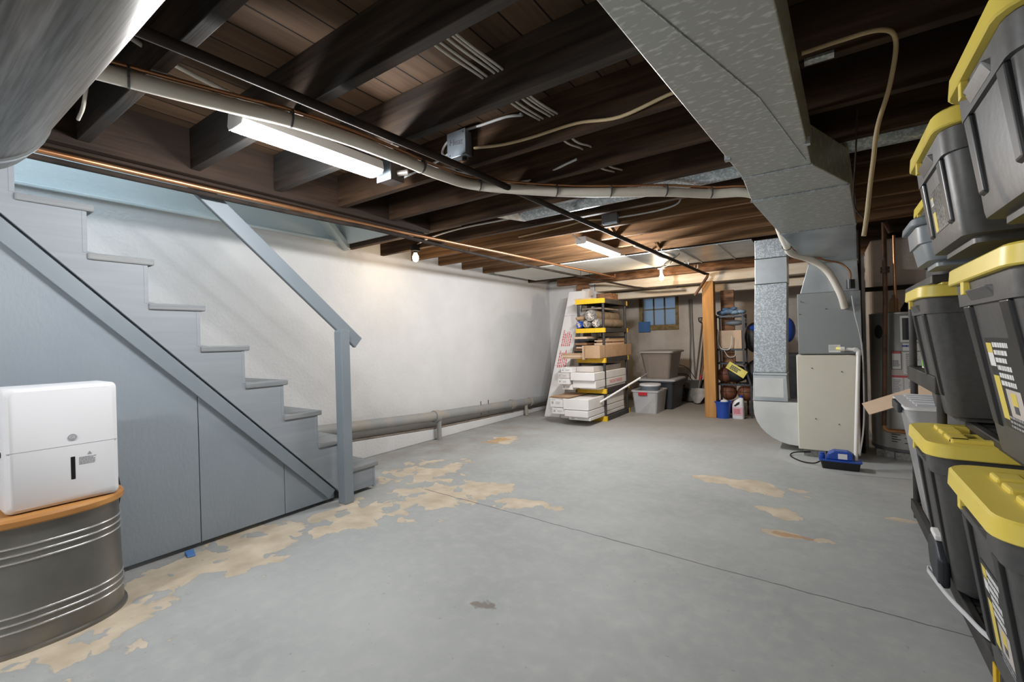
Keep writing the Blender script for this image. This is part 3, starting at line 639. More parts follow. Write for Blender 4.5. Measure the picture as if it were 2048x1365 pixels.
d = MB(); d.T = Md; d.lathe((0, 0, 0), [(.0145, 0), (.0145, .0012)], 28); d.build('badge', M_greyink, dh)
text('GE', .017, M_white, facing((x1 + .0024, .545, .83), (0, 1, 0), (0, 0, 1)), dh, 'badge_lettering')
dashes(facing((x1 + .0005, .60, .722), (0, 1, 0), (0, 0, 1)), .07, .035, 6, 3, words=True).build('instruction_print', M_greyink, dh)
tr = MB(); tr.T = facing((x1 + .0005, .60, .752), (0, 1, 0), (0, 0, 1)); tr.prism([(-.008, -.006), (.008, -.006), (0, .007)], 'z', 0, .0008); tr.build('warning_triangle', M_greyink, dh)
MB().box(-2.90, -2.80, y0 - .0015, y0 + .002, .70, .98).build('side_grille', M_greyink, dh)
MB().tube([(-2.78, y0 - .006, .79), (-2.78, y0 + .004, .79)], .012, 12).build('side_knob', M_groove, dh)
MB().tube([(-2.97, .66, .62), (-2.99, .72, .63), (-2.99, .755, .58), (-2.98, .765, .48), (-2.99, .75, .38), (-3.02, .74, .25), (-3.04, .73, .02)], .008, 8, smooth=6).build('power_cord', M_iron, dh, smooth=60)
sc = MB().loft([[(-3.10, 1.085, .004), (-3.085, 1.13, .004), (-3.04, 1.12, .003), (-3.05, 1.08, .003)], [(-3.115, 1.09, .02), (-3.10, 1.13, .024), (-3.05, 1.118, .012), (-3.06, 1.085, .010)]])
tag(sc.build('scrap_wrapper', M_tape), 'crumpled blue and white scrap lying under the stair panel edge', 'litter')

# ================================================================== furnace group
fu = thing('furnace', 'upright furnace with beige lower door and grey coil cabinet on top', 'furnace', (.01, 5.55, 0))
MB().box(-.245, .235, 5.212, 5.95, .075, .985).build('lower_cabinet', M_furn, fu, bevel=.006)
MB().box(-.240, .230, 5.20, 5.212, .08, .975).build('door_panel', M_furn, fu, bevel=.003)
MB().box(-.225, .265, 5.21, 5.92, .992, 1.575).build('coil_cabinet', M_coil, fu, bevel=.005)
MB().box(-.223, .263, 5.203, 5.21, 1.00, 1.435).build('access_panel', M_coil, fu, bevel=.002)
for x, z in ((-.12, .86), (.11, .83), (-.10, .38), (.08, .34), (.0, 1.42), (-.2, 1.5), (.2, 1.5), (-.21, 1.38)):
    MB().ball((x, 5.1985 if z < 1 else 5.201, z), .006, 5).build('screw', M_blade, fu)
MB().box(.015, .105, 5.2005, 5.2025, 1.01, 1.08).build('rating_label', M_paper, fu)
dashes(facing((.06, 5.2003, 1.05), (1, 0, 0), (0, 0, 1)), .08, .05, 6, 8).build('label_print', M_greyink, fu)
MB().loft([[(-.20, 5.21, 1.576), (.255, 5.21, 1.576), (.255, 5.9, 1.576), (-.20, 5.9, 1.576)], [(-.125, 5.205, 1.86), (.245, 5.205, 1.86), (.245, 5.85, 1.86), (-.125, 5.85, 1.86)]]).build('supply_boot', M_duct3, fu, bevel=.004)
MB().box(-.13, .25, 5.20, 5.86, 1.845, 1.865).build('boot_flange', M_duct, fu)
for x0 in (-.205, -.01): tag(MB().box(x0, x0 + .18, 5.25, 5.55, .0, .073).build('concrete_block', M_block, bevel=.004), ('left' if x0 < -.1 else 'right') + ' concrete block propping up the furnace', 'block', 'furnace blocks')
tag(MB().prism([(-.42, 5.25), (-.40, 5.05), (-.2, 4.80), (.1, 4.72), (.6, 4.8), (1.3, 4.95), (1.3, 6.14), (-.42, 6.14)], 'z', .0, .006).build('concrete_pad', M_pad), 'low painted concrete pad under furnace and water heater', 'pad')
rt = thing('return_duct', 'vertical galvanized return duct curving into the left side of the furnace', 'duct', (-.45, 5.5, 0))
def rbox(nm, xa0, xa1, za, xb0, xb1, zb, mat, y0=5.40, y1=5.72, yb0=None):
    yb0 = y0 if yb0 is None else yb0
    return MB().loft([[(xa0, y0, za), (xa1, y0, za), (xa1, y1, za), (xa0, y1, za)], [(xb0, yb0, zb), (xb1, yb0, zb), (xb1, y1, zb), (xb0, y1, zb)]]).build(nm, mat, rt, bevel=.004)
rbox('duct_top', -.60, -.315, 1.985, -.600, -.30, 2.18, M_duct2)
rbox('duct_collar', -.605, -.315, 1.72, -.602, -.315, 1.98, M_duct3)
rbox('duct_riser', -.640, -.345, .80, -.608, -.32, 1.715, M_duct2)
rbox('duct_collar', -.648, -.338, .77, -.645, -.340, .797, M_duct3)
rbox('filter_box', -.655, -.335, .50, -.645, -.345, .768, M_duct3)
MB().box(-.635, -.37, 5.3985, 5.41, .54, .74).build('filter_door', M_ductw, rt, bevel=.004)
el = []
for i in range(9):
    a = math.radians(90 * i / 8); el.append((-.26 - .39 * math.cos(a), .42 - .36 * math.sin(a)))
MB().prism([(-.65, .495), ] + el + [(-.25, .06), (-.25, .495)], 'y', 5.40, 5.72).build('elbow_box', M_ductw, rt, bevel=.004)
pump = thing('condensate_pump', 'small blue and black condensate pump on the floor before the furnace', 'pump', (.06, 4.87, .006))
MB().loft([rr(-.055, .205, 4.83, 4.94, .015, .006), rr(-.068, .218, 4.82, 4.95, .018, .075)]).build('reservoir', M_groove, pump, smooth=30)
MB().loft([rr(-.078, .228, 4.812, 4.958, .02, .076), rr(-.078, .228, 4.812, 4.958, .02, .088)]).build('tank_cover', M_blue_p, pump, smooth=30)
MB().prism([(-.03, .088), (.165, .088), (.165, .145), (.13, .165), (.03, .165), (-.01, .14)], 'y', 4.835, 4.935).build('motor_housing', M_blue_p, pump, bevel=.01)
MB().lathe((-.055, 4.87, .088), [(.022, 0), (.024, .03), (.018, .035), (.022, .05), (.006, .056)], 14).build('check_valve', M_blue_p, pump, smooth=40)
MB().box(.06, .125, 4.832, 4.8345, .10, .145).build('label', M_paper, pump)
MB().tube([(-.07, 4.90, .05), (-.12, 4.92, .02), (-.22, 4.98, .012), (-.31, 5.15, .012), (-.28, 5.24, .03), (-.15, 5.24, .05)], .006, 8, smooth=6).build('power_cord', M_iron, pump, smooth=60)
dr = thing('drain_pipe', 'white pvc condensate drain pipe running down the front of the furnace', 'pipe', (.2, 5.1, .1))
MB().tube([(.185, 4.90, .085), (.235, 5.15, 1.0)], .016, 14).build('downpipe', M_pvc, dr, smooth=50)
MB().tube([(.234, 5.145, .985), (.238, 5.15, 1.02), (.225, 5.15, 1.035), (.20, 5.15, 1.035)], .021, 14).build('elbow', M_pvc, dr, smooth=50)
MB().tube([(.21, 5.15, 1.035), (.10, 5.16, 1.045)], .014, 12).build('side_arm', M_pvc, dr, smooth=50)
MB().tube([(.135, 5.15, 1.042), (.105, 5.15, 1.044)], .02, 12).build('tee', M_pvc, dr, smooth=50)
MB().tube([(.11, 5.16, 1.044), (.08, 5.19, 1.046)], .016, 12).build('yellow_plug', M_tag, dr, smooth=50)
tag(MB().tube([(.195, 5.09, 1.52), (.215, 5.1, 1.35), (.255, 5.13, 1.12), (.265, 5.13, .9), (.262, 5.10, .5), (.245, 5.02, .3), (.215, 4.95, .12)], .006, 8, smooth=6).build('drain_hose', M_clear, smooth=60), 'thin clear hose hanging from the white sleeve to the pump', 'hose')
# ---- water heater
wh = thing('water_heater', 'tall grey cylindrical water heater behind the stacked bins', 'water heater', (.62, 5.72, 0))
wc = (.635, 5.72, 0); R = .285
MB().lathe(wc, [(R, .10), (R, 1.345), (R - .004, 1.35)], 64).build('tank', M_heater, wh, smooth=50)
MB().lathe(wc, [(R - .02, 1.349), (R + .002, 1.351), (R + .002, 1.362), (R - .03, 1.37)], 48).build('top_cap', M_heater, wh, smooth=40)
MB().lathe(wc, [(R - .02, .075), (R + .004, .08), (R + .004, .105), (R - .01, .11)], 48).build('base_ring', M_heatrim, wh, smooth=40)
def onwh(ang, z, off=.001):
    a = math.radians(ang); n = Vector((math.sin(a), -math.cos(a), 0)); p = Vector((wc[0], wc[1], z)) + n * (R + off)
    return facing(p, (math.cos(a), math.sin(a), 0), (0, 0, 1))
def patch(a0, a1, z0, z1, off, nm, mat):
    n = 8; r0 = [(wc[0] + math.sin(math.radians(a)) * (R + off), wc[1] - math.cos(math.radians(a)) * (R + off)) for a in [a0 + (a1 - a0) * i / n for i in range(n + 1)]]
    r1 = [(wc[0] + math.sin(math.radians(a)) * (R + off - .002), wc[1] - math.cos(math.radians(a)) * (R + off - .002)) for a in [a1 + (a0 - a1) * i / n for i in range(n + 1)]]
    return MB().prism(r0 + r1, 'z', z0, z1).build(nm, mat, wh)
patch(-30, 18, .58, 1.00, .0015, 'sticker_sheet', M_boxd)
patch(-30, -15, .84, 1.01, .003, 'warning_border', M_ink); patch(-29, -16, .845, .985, .004, 'warning_sticker', M_paper); patch(-29, -16, .985, 1.005, .004, 'warning_header', M_redink)
dashes(onwh(-22.5, .895, .005), .055, .06, 5, 4).build('sticker_print', M_ink, wh)
patch(-13, 18, .80, 1.0, .003, 'notice_sticker', M_paper)
dashes(onwh(0, .90, .004), .09, .18, 10, 5).build('sticker_print', M_greyink, wh)
patch(-30, -14, .62, .77, .003, 'second_warning', M_paper); patch(-30, 18, .765, .785, .004, 'red_header', M_redink)
dashes(onwh(-22, .69, .004), .06, .12, 8, 6).build('sticker_print', M_greyink, wh)
patch(-12, 18, .60, .765, .003, 'diagram_sticker', M_paper)
dashes(onwh(2, .68, .004), .08, .1, 6, 7).build('sticker_print', M_greyink, wh)
patch(-16, 24, 1.09, 1.33, .003, 'rating_border', M_paper); patch(-13, 24, 1.11, 1.31, .004, 'rating_plate', M_groove)
patch(-13, 24, 1.01, 1.08, .003, 'maker_sticker', M_paper)
dashes(onwh(-3, 1.055, .004), .11, .03, 1, 9).build('maker_print', M_blue_p, wh)
for i in range(5):
    z = .255 - i * .022
    patch(-33 + (0 if i % 2 else 0), -24 + (5 if i % 2 else 0), z, z + .007, .001, 'vent_slot', M_groove)
    patch(-14 if i % 2 == 0 else -8, 4, z - .004, z + .003, .001, 'vent_slot', M_groove)
patch(10, 18, .125, .165, .002, 'drain_recess', M_groove)
MB().tube([onwh(14, .145) @ Vector((0, 0, 0)), onwh(14, .145) @ Vector((0, 0, .04))], .012, 10).build('drain_valve', M_blade, wh)
mb_ = MB(); mb_.T = onwh(-52, 1.19, 0); mb_.lathe((0, 0, 0), [(.05, 0), (.05, .006), (.001, .012)], 24, .8, 1.3); mb_.build('black_badge', M_bag, wh)
for a, b in ((.47, 5.62), (.60, 5.52), (.80, 5.60)): tag(MB().box(a - .1, a + .06, b - .08, b + .12, 0.0061, .074).build('concrete_block', M_block, bevel=.004), {.47: 'concrete block under the left of the water heater', .60: 'concrete block under the front of the water heater', .80: 'concrete block under the right of the water heater'}[a], 'block', 'water heater blocks')
tag(MB().lathe((.535, 5.62, 1.371), [(.04, 0), (.042, .02), (.042, .09), (.03, .125), (.016, .14), (.016, .165)], 20).build('glass_jar', M_glass, smooth=40), 'clear glass bottle standing on top of the water heater', 'bottle')
fl = thing('flue_hood', 'dark draft hood on top of the water heater', 'hood', (.70, 5.72, 1.371))
MB().lathe((.70, 5.72, 1.371), [(.11, 0), (.11, .03), (.075, .10), (.05, .14), (.05, .25)], 24).build('hood', M_iron, fl, smooth=30)
p1 = thing('riser_pipe', 'rusty iron pipe with a union standing before the water heater', 'pipe', (.44, 5.38, .3))
MB().tube([(.455, 5.38, 2.19), (.452, 5.38, 1.5), (.42, 5.38, .32)], .018, 12).build('pipe_run', M_pipeold, p1, smooth=50)
for z in (1.74, 1.77): MB().tube([(.455, 5.38, z - .012), (.455, 5.38, z + .012)], .034, 8).build('union', M_pipeold, p1)
MB().tube([(.42, 5.38, .33), (.42, 5.38, .30), (.44, 5.38, .285), (.62, 5.39, .28)], .019, 12).build('elbow_run', M_copper, p1, smooth=50)
MB().tube([(.455, 5.38, 2.19), (.47, 5.38, 2.15), (.50, 5.38, 2.09)], .022, 12).build('tee_branch', M_pipeold, p1, smooth=50)
tag(MB().tube([(.545, 5.62, 2.10), (.545, 5.62, 1.372)], .012, 12).build('copper_riser', M_copper, smooth=50), 'copper pipe rising from the top of the water heater', 'pipe')
tag(MB().tube([(.275, 5.62, 2.19), (.275, 5.62, .0065)], .018, 12).build('iron_standpipe', M_iron, smooth=50), 'black upright iron pipe between furnace and water heater', 'pipe')
tag(MB().box(.30, .95, 6.08, 6.14, 1.615, 1.66).build('cross_rail', M_iron, bevel=.006), 'dark horizontal rail fixed across the chimney behind the water heater', 'rail')
tag(MB().box(.305, .335, 5.9, 5.93, .007, 1.98).build('white_batten', M_paper), 'narrow white batten standing left of the water heater', 'batten')
tag(MB().lathe((.83, 6.12, 1.90), [(.022, -.05), (.026, -.02), (.026, .04)], 12).build('lamp_socket', M_groove), 'small black lamp socket on the chimney face', 'socket')
# ================================================================== right hand shelving and the black totes
def shelf_unit(label, y0, y1, x0, x1, tiers, ztop, name='shelving_unit', post_r=.019, group=None, caps=True, setback=0):
    t = thing(name, label, 'shelving', ((x0 + x1) / 2, (y0 + y1) / 2, 0), group)
    base_x = x0; x0 = x0 + setback
    for za, zb in tiers:
        if setback: x0 = base_x + (setback if za > .3 else 0)
        m = MB().box(x0, x1, y0, y0 + .03, za, zb).box(x0, x1, y1 - .03, y1, za, zb).box(x0, x0 + .03, y0 + .03, y1 - .03, za, zb).box(x1 - .03, x1, y0 + .03, y1 - .03, za, zb)
        m.build('shelf_rim', M_blackshelf, t, bevel=.005)
        d = MB(); n = 12
        ly = (y1 - y0 - .06) / n
        for i in range(n): d.box(x0 + .03, x1 - .03, y0 + .03 + i * ly, y0 + .03 + i * ly + ly * .72, zb - .02, zb - .006)
        for k in range(1, 4): d.box(x0 + (x1 - x0) * k / 4 - .02, x0 + (x1 - x0) * k / 4 + .02, y0 + .03, y1 - .03, zb - .03, zb - .008)
        d.build('shelf_deck', M_blackshelf, t)
        if caps is True or (caps == 'low' and za < .3):
            for yy, s in ((y0, -1), (y1, 1))[:1 if caps == 'low' else 2]:
                c = MB(); ya, yb = sorted((yy + s * .0005, yy + s * .006))
                w = (x1 - x0) / 3
                for i in range(3): c.box(x0 + i * w + .001, x0 + (i + 1) * w - .001, ya, yb, za, zb)
                for xx in (x0 - .004, x1): c.box(xx, xx + .004, yy - (0 if s > 0 else .006) - (.03 if s > 0 else 0), yy + (.006 if s > 0 else .03), za, zb)
                c.build('yellow_end_cap', M_yshelf, t)
    zs = [0] + [z for tr in tiers for z in tr] + [ztop]
    for px in (x0 + .028, x1 - .028):
        for py in (y0 + .03, y1 - .03):
            MB().tube([(px, py, 0), (px, py, ztop)], post_r, 14).build('post', M_blackshelf, t, smooth=50)
    return t
T1 = [(.045, .115), (.885, .97), (1.42, 1.463)]
T3 = [(.045, .115), (.737, .772), (1.42, 1.463)]
RS = 'black shelving along the right wall'
shelf_unit('black resin shelving with empty slotted decks at the far end of the tote row', 2.97, 3.87, .425, .90, T1, 1.463, group=RS, caps=False)
shelf_unit('black resin shelving holding the far stack of yellow lidded totes', 2.06, 2.955, .425, .90, T3, 1.463, group=RS, caps='low', setback=.10)
shelf_unit('black resin shelving nearest the camera at the right edge', 1.15, 2.035, .425, .90, T3, 1.463, group=RS, caps=False, setback=.10)

def tote(label, L, b, y0, y1, zb, zt, length, printed=True, mirror_print=True, foil=False, matb=None, matl=None, name='storage_tote', lidt=.055, group='black totes with yellow lids', plain=False):
    """aisle end faces -x; lid rim at x=L, base at x=b"""
    mb_, ml_ = matb or M_black, matl or M_yellow
    W_ = y1 - y0; yc = (y0 + y1) / 2; x1 = L + length
    t = thing(name, label, 'storage tote', ((L + x1) / 2, yc, zb), group)
    zr = zt - lidt      # underside of lid
    ins = b - L         # taper of the end
    ty = W_ * .5 - min(ins * .55, W_ * .10)
    top_in = .030
    foot = .022
    def ring(x0, xe, hw, z, r): return rr(x0, xe, yc - hw, yc + hw, r, z)
    hw_t = W_ / 2 - top_in; 
    rings = [ring(b + .035, x1 - ins - .03, ty - .05, zb, .03), ring(b + .035, x1 - ins - .03, ty - .05, zb + foot, .03),
             ring(b + .004, x1 - ins, ty - .012, zb + foot + .002, .045), ring(b, x1 - ins, ty - .006, zb + foot + .02, .05),
             ring(L + top_in + .006, x1 - top_in, hw_t - .004, zr - .075, .065), ring(L + top_in - .004, x1 - top_in + .004, hw_t, zr - .074, .065),
             ring(L + top_in - .010, x1 - top_in + .010, hw_t + .006, zr - .001, .07)]
    MB().loft(rings).build('body', mb_, t, smooth=35)
    # the end wall as a sloping plane between (b, zb+.04) and (L+top_in, zr-.075)
    za, zz = zb + foot + .02, zr - .075; xa, xz = b, L + top_in + .006
    def xe(z): return xa + (xz - xa) * (z - za) / (zz - za)
    for fy in () if plain else (-.26, .26):
        w = .026 * W_ / .52; yy = yc + fy * W_
        zl = za + (zz - za) * .17
        MB().loft([[(xe(zl) - .009, yy - w * .8, zl), (xe(zl) - .009, yy + w * .8, zl), (xe(zl) + .01, yy + w, zl - .01), (xe(zl) + .01, yy - w, zl - .01)],
                   [(xz - .011, yy - w, zz), (xz - .011, yy + w, zz), (xz + .02, yy + w * 1.2, zz), (xz + .02, yy - w * 1.2, zz)]]).build('end_rib', M_groove, t, bevel=.005)
    # grip under the rim
    if not plain: MB().loft([[(L + top_in - .006, yc - .16 * W_, zr - .06), (L + top_in - .006, yc + .16 * W_, zr - .06), (L + top_in + .02, yc + .20 * W_, zr - .085), (L + top_in + .02, yc - .20 * W_, zr - .085)],
               [(L + .008, yc - .15 * W_, zr - .028), (L + .008, yc + .15 * W_, zr - .028), (L + top_in + .02, yc + .20 * W_, zr - .028), (L + top_in + .02, yc - .20 * W_, zr - .028)]]).build('grip_handle', mb_, t, bevel=.004)
    if not plain: MB().box(L + .006, L + top_in, yc + .15 * W_, yc + .20 * W_, zr - .04, zr + .002).build('latch_tab', ml_, t, bevel=.002)
    # lid: rim, recessed field, raised tabs
    r0 = .085; g = .098
    lr = [ring(L + .004, x1 - .004, W_ / 2 - .004, zr, r0), ring(L, x1, W_ / 2, zr + .004, r0), ring(L + .003, x1 - .003, W_ / 2 - .003, zt - .006, r0), ring(L + .010, x1 - .010, W_ / 2 - .010, zt, r0 - .008),
          ring(L + g, x1 - g, W_ / 2 - g * .75, zt, .04), ring(L + g + .008, x1 - g - .008, W_ / 2 - g * .75 - .008, zt - .038, .035)]
    lid = MB().loft(lr).build('lid', ml_, t, smooth=30)
    hx = L + g
    for fy in (-.17, .02, .21):
        if fy > -.1: MB().box(hx - .012, hx + .055, yc + fy * W_ - .038, yc + fy * W_ + .038, zt - .038, zt + .014).build('lid_tab', ml_, lid, bevel=.007)
    MB().box(hx - .012, hx + .34, y0 + g * .75 - .008, y0 + g * .75 + .035, zt - .038, zt + .014).box(hx - .012, hx + .05, y0 + g * .75, yc - .12 * W_, zt - .038, zt + .014).build('lid_ridge', ml_, lid, bevel=.007)
    pn = MB()
    xm = (L + x1) / 2
    for s0, s1 in ((hx + .085, xm - .05), (xm - .018, x1 - g - .03)):
        for i in range(3):
            yy0 = y0 + g * .75 + .05 + i * (W_ - 2 * g * .75 - .1) / 3
            pn.box(s0, s1, yy0, yy0 + (W_ - 2 * g * .75 - .1) / 3 - .004, zt - .040, zt - .028 + .003 * i)
    pn.build('lid_panel', ml_, lid, bevel=.003)
    if printed:
        zc = za + (zz - za) * .48; u = Vector((0, -1, 0)); v = Vector((xe(zc + .1) - xe(zc), 0, .1)).normalized()
        def F(dy, dz, off=.0012): 
            p = Vector((xe(zc), yc - .05 * W_, zc)) + v * dz + u * dy; n = u.cross(v); return facing(p + n * off, u, v)
        h = (zz - za); w = W_ * .40
        q = MB(); q.T = F(0, 0); q.box(-w / 2, w / 2, -h * .30, h * .30, 0, .0006)
        lab = q.build('product_label', M_silver if foil else M_groove, t)
        q = MB(); q.T = F(-w * .40, -.02, .002); q.box(-w * .09, w * .09, -h * .20, h * .09, 0, .0006); q.box(-w * .09, w * .09, h * .22, h * .31, 0, .0006); q.build('yellow_bar', M_yellow if ml_ is M_yellow else ml_, lab)
        q = MB(); q.T = F(-w * .40, 0, .002); q.box(-w * .09, w * .09, h * .11, h * .20, 0, .0006); q.build('white_block', M_paper, lab)
        if not foil:
            dashes(F(0, h * .13, .002), w * .55, h * .30, 6, 11, .8, .62, True).build('white_print', M_paper, lab)
            q = MB(); q.T = F(w * .02, -h * .12, .002); q.box(-w * .22, w * .2, -h * .09, h * .09, 0, .0006); q.build('picture_panel', M_boxd, lab)
            q = MB(); q.T = F(w * .02, -h * .11, .0028); q.box(-w * .10, w * .06, -h * .02, h * .06, 0, .0006); q.build('picture_lid', M_yellow, lab)
            q = MB(); q.T = F(w * .02, -h * .11, .0028); q.box(-w * .08, w * .04, -h * .07, -h * .022, 0, .0006); q.build('picture_tote', M_ink, lab)
            dashes(F(0, -h * .25, .002), w * .6, h * .09, 3, 12, .9, .5, True).build('small_print', M_greyink, lab)
            q = MB(); q.T = F(w * .40, h * .16, .002); q.box(-w * .08, w * .08, -h * .05, h * .05, 0, .0006); q.build('yellow_emblem', M_yellow, lab)
            q = MB(); q.T = F(w * .40, h * .16, .0028); q.box(-w * .06, w * .06, -h * .03, h * .03, 0, .0006); q.build('emblem_white', M_paper, lab)
    return t
Z1 = .117; Z2 = .775; Z3 = 1.466
tote('yellow lidded black tote on the bottom shelf, farther one without a label', .318, .408, 2.44, 3.00, Z1, .742, .78, printed=False)
tote('black tote with yellow lid on the bottom shelf, nearest the camera at lower right', .318, .412, 1.52, 2.13, Z1, .742, .80)
tote('black tote with yellow lid on the middle shelf, farther one without a label', .352, .455, 2.77, 3.31, Z2, 1.402, .68, printed=False)
tote('black tote with yellow lid on the middle shelf, near one with the large printed label', .352, .462, 1.52, 2.25, Z2, 1.402, .76)
tote('black tote with yellow lid on the top tier, farther one with a glittering foil label', .288, .352, 1.90, 2.50, Z3, 1.882, .76, foil=True)
tote('yellow lidded black tote on the top tier, in the upper right corner', .288, .352, 1.26, 1.80, Z3, 1.882, .76, printed=False)
tote('slate grey round cornered tote behind the top tier of black totes', .306, .356, 2.52, 2.93, Z3, 1.675, .55, printed=False, matb=M_gtote, matl=M_gtote, name='grey_tote', lidt=.035, group='grey totes', plain=True)
tote('distant yellow lidded tote, only its corner peeking out near the ceiling', .45, .50, 3.22, 3.75, Z3, 1.93, .45, printed=False)
# ---- small things along the shelving
pd = MB()
bd = thing('foam_float', 'dark rounded foam pad sticking out before the far bottom tote', 'pad', (.385, 2.75, .116))
MB().prism([(2.56, .118), (2.68, .118), (2.76, .14), (2.80, .20), (2.79, .265), (2.74, .29), (2.64, .285), (2.56, .24)], 'x', .362, .402).build('pad_body', M_rackm, bd, bevel=.015, seg=4)
MB().prism([(2.64, .287), (2.75, .289), (2.75, .312), (2.64, .309)], 'x', .366, .398).build('paper_tag', M_paper, bd, bevel=.006)
tag(MB().strip(spline([Vector(p) for p in [(.50, 2.16, .128), (.44, 2.22, .128), (.405, 2.36, .128), (.375, 2.50, .128), (.352, 2.68, .128), (.350, 2.72, .128), (.358, 2.735, .128), (.366, 2.70, .128), (.372, 2.62, .128)]], 6), (0, 0, 1), .018, .005).build('white_strap', M_fixture), 'pale plastic strap looping off the bottom shelf', 'strap')
# clear bins beyond the shelving
cb = thing('clear_bin', 'tall clear bin with a lattice lid standing on the far bottom deck of the shelving', 'storage bin', (.62, 3.47, .117))
x0, x1, y0, y1, zb, zt = .335, .88, 3.16, 3.74, .117, .775
MB().loft([rr(.455, x1 - .04, y0 + .10, y1 - .06, .03, zb), rr(x0 + .035, x1 - .01, y0 + .02, y1 - .015, .035, zt - .08), rr(x0 + .01, x1, y0, y1, .04, zt - .03), rr(x0 + .01, x1, y0, y1, .04, zt), rr(x0 + .022, x1 - .012, y0 + .012, y1 - .012, .034, zt), rr(.465, x1 - .05, y0 + .11, y1 - .07, .025, zb + .006)]).build('bin_body', M_clear, cb, smooth=35)
bl = MB().loft([rr(x0, x1 + .008, y0 - .008, y1 + .008, .04, zt + .001), rr(x0, x1 + .008, y0 - .008, y1 + .008, .04, zt + .016), rr(x0 + .03, x1 - .03, y0 + .02, y1 - .02, .03, zt + .020)]).build('bin_lid', M_lidclear, cb, smooth=35)
r = MB()
for k in range(5):
    yy = y0 + .05 + k * .11; r.beam((x0 + .05, yy, zt + .024), (x1 - .05, yy + .09, zt + .024), .008, .007).beam((x0 + .05, yy + .09, zt + .024), (x1 - .05, yy, zt + .024), .008, .007)
r.build('lid_lattice', M_white, bl)
MB().beam((x0 - .006, y0 + .16, zt - .012), (x0 - .006, y1 - .16, zt - .012), .022, .05).build('latch_handle', M_rackm, cb, bevel=.006)
tag(MB().loft([rr(.50, .80, 3.30, 3.64, .04, .13), rr(.47, .83, 3.24, 3.68, .04, .55)]).build('folded_cloth', M_pink, smooth=40), 'pinkish cloth packed inside the tall clear bin', 'cloth')
fbx = thing('cardboard_box', 'cardboard box behind the clear bin with a long flap poking out left', 'box', (.78, 4.58, .0065))
MB().box(.62, .95, 4.38, 4.78, .0065, .77).build('box_body', M_card, fbx, bevel=.004)
MB().beam((.235, 4.42, .60), (.63, 4.44, .772), .16, .005, up=(0, -.45, 1)).build('box_flap', M_cardl, fbx)
gx = thing('game_box', 'upright white and green printed box on the middle shelf', 'box', (.55, 3.55, .971))
MB().box(.47, .74, 3.60, 3.66, .971, 1.27).build('carton', M_paper, gx)
MB().box(.469, .4698, 3.603, 3.657, .98, 1.03).box(.48, .53, 3.598, 3.5995, 1.20, 1.25).box(.48, .52, 3.598, 3.5995, .975, 1.04).build('green_print', M_green, gx)
MB().box(.49, .60, 3.598, 3.5995, 1.06, 1.17).build('pink_print', M_pink, gx)
# ================================================================== far end: yellow and black shelving with its load
TF = [(.0, .075), (.40, .47), (.845, .915), (1.285, 1.35), (1.71, 1.78)]
fs = shelf_unit('tall black shelving with yellow ends loaded with boxes at the far left', 6.15, 7.07, -3.07, -2.62, TF, 1.75, name='loaded_shelving', group=None)
def carton(label, x0, x1, y0, y1, z0, z1, mat=None, marks=None, group='long white cartons', name='long_carton', flap=False, red=False, seed=1):
    t = thing(name, label, 'carton', ((x0 + x1) / 2, (y0 + y1) / 2, z0), group)
    MB().box(x0, x1, y0, y1, z0, z1).build('carton_body', mat or M_box, t, bevel=.006)
    MB().box(x0 + .004, x1 - .004, y0 - .0012, y0, z0 + .004, z1 - .004).build('end_flap', mat or M_box, t) if flap else None
    if marks:
        w = x1 - x0; h = z1 - z0
        q = MB(); q.box(x0 + w * .12, x0 + w * .26, y0 - .0016, y0 - .0004, z0 + h * .35, z0 + h * .62); q.build('square_mark', M_greyink, t)
        dashes(facing((x0 + w * .62, y0 - .0004, z0 + h * .48), (1, 0, 0), (0, 0, 1)), w * .4, h * .3, 2, seed).build('end_print', M_greyink, t)
        dashes(facing((x0 + w * .3, y0 - .0004, z0 + h * .8), (1, 0, 0), (0, 0, 1)), w * .35, h * .12, 1, seed + 3).build('end_print', M_greyink, t)
    if red:
        text('MADE IN TENNESSEE', (z1 - z0) * .62, M_redink, facing((x1 + .0006, y0 + .74, (z0 + z1) / 2), (0, 1, 0), (0, 0, 1)) @ Matrix.Diagonal((.82, 1, 1, 1)), t, 'red_lettering')
    return t
# tier 2 of the shelving (z .47): cartons reach out in front
carton('small white carton on top of the second tier stack, far left', -3.16, -2.98, 5.80, 7.0, .722, .795, marks=True, seed=2)
carton('grey white carton second from the top of the second tier stack', -3.20, -3.02, 5.78, 7.0, .640, .718, M_boxd, marks=True, seed=3)
carton('white carton third from the top of the second tier stack', -3.20, -3.02, 5.78, 7.0, .555, .636, marks=True, seed=4)
carton('white carton lowest in the left stack of the second tier', -3.17, -3.0, 5.85, 7.0, .472, .551, marks=True, seed=5)
carton('wide grey white carton lying upper right on the second tier', -2.97, -2.70, 5.92, 6.95, .725, .80, M_boxd)
carton('wide white carton in the middle of the second tier', -3.01, -2.64, 5.80, 7.0, .612, .72)
carton('wide white carton with red print along its side on the second tier', -2.995, -2.64, 5.84, 7.0, .505, .608, red=True, seed=6)
carton('thin white carton under the red printed one on the second tier', -2.97, -2.65, 6.0, 7.0, .472, .503)
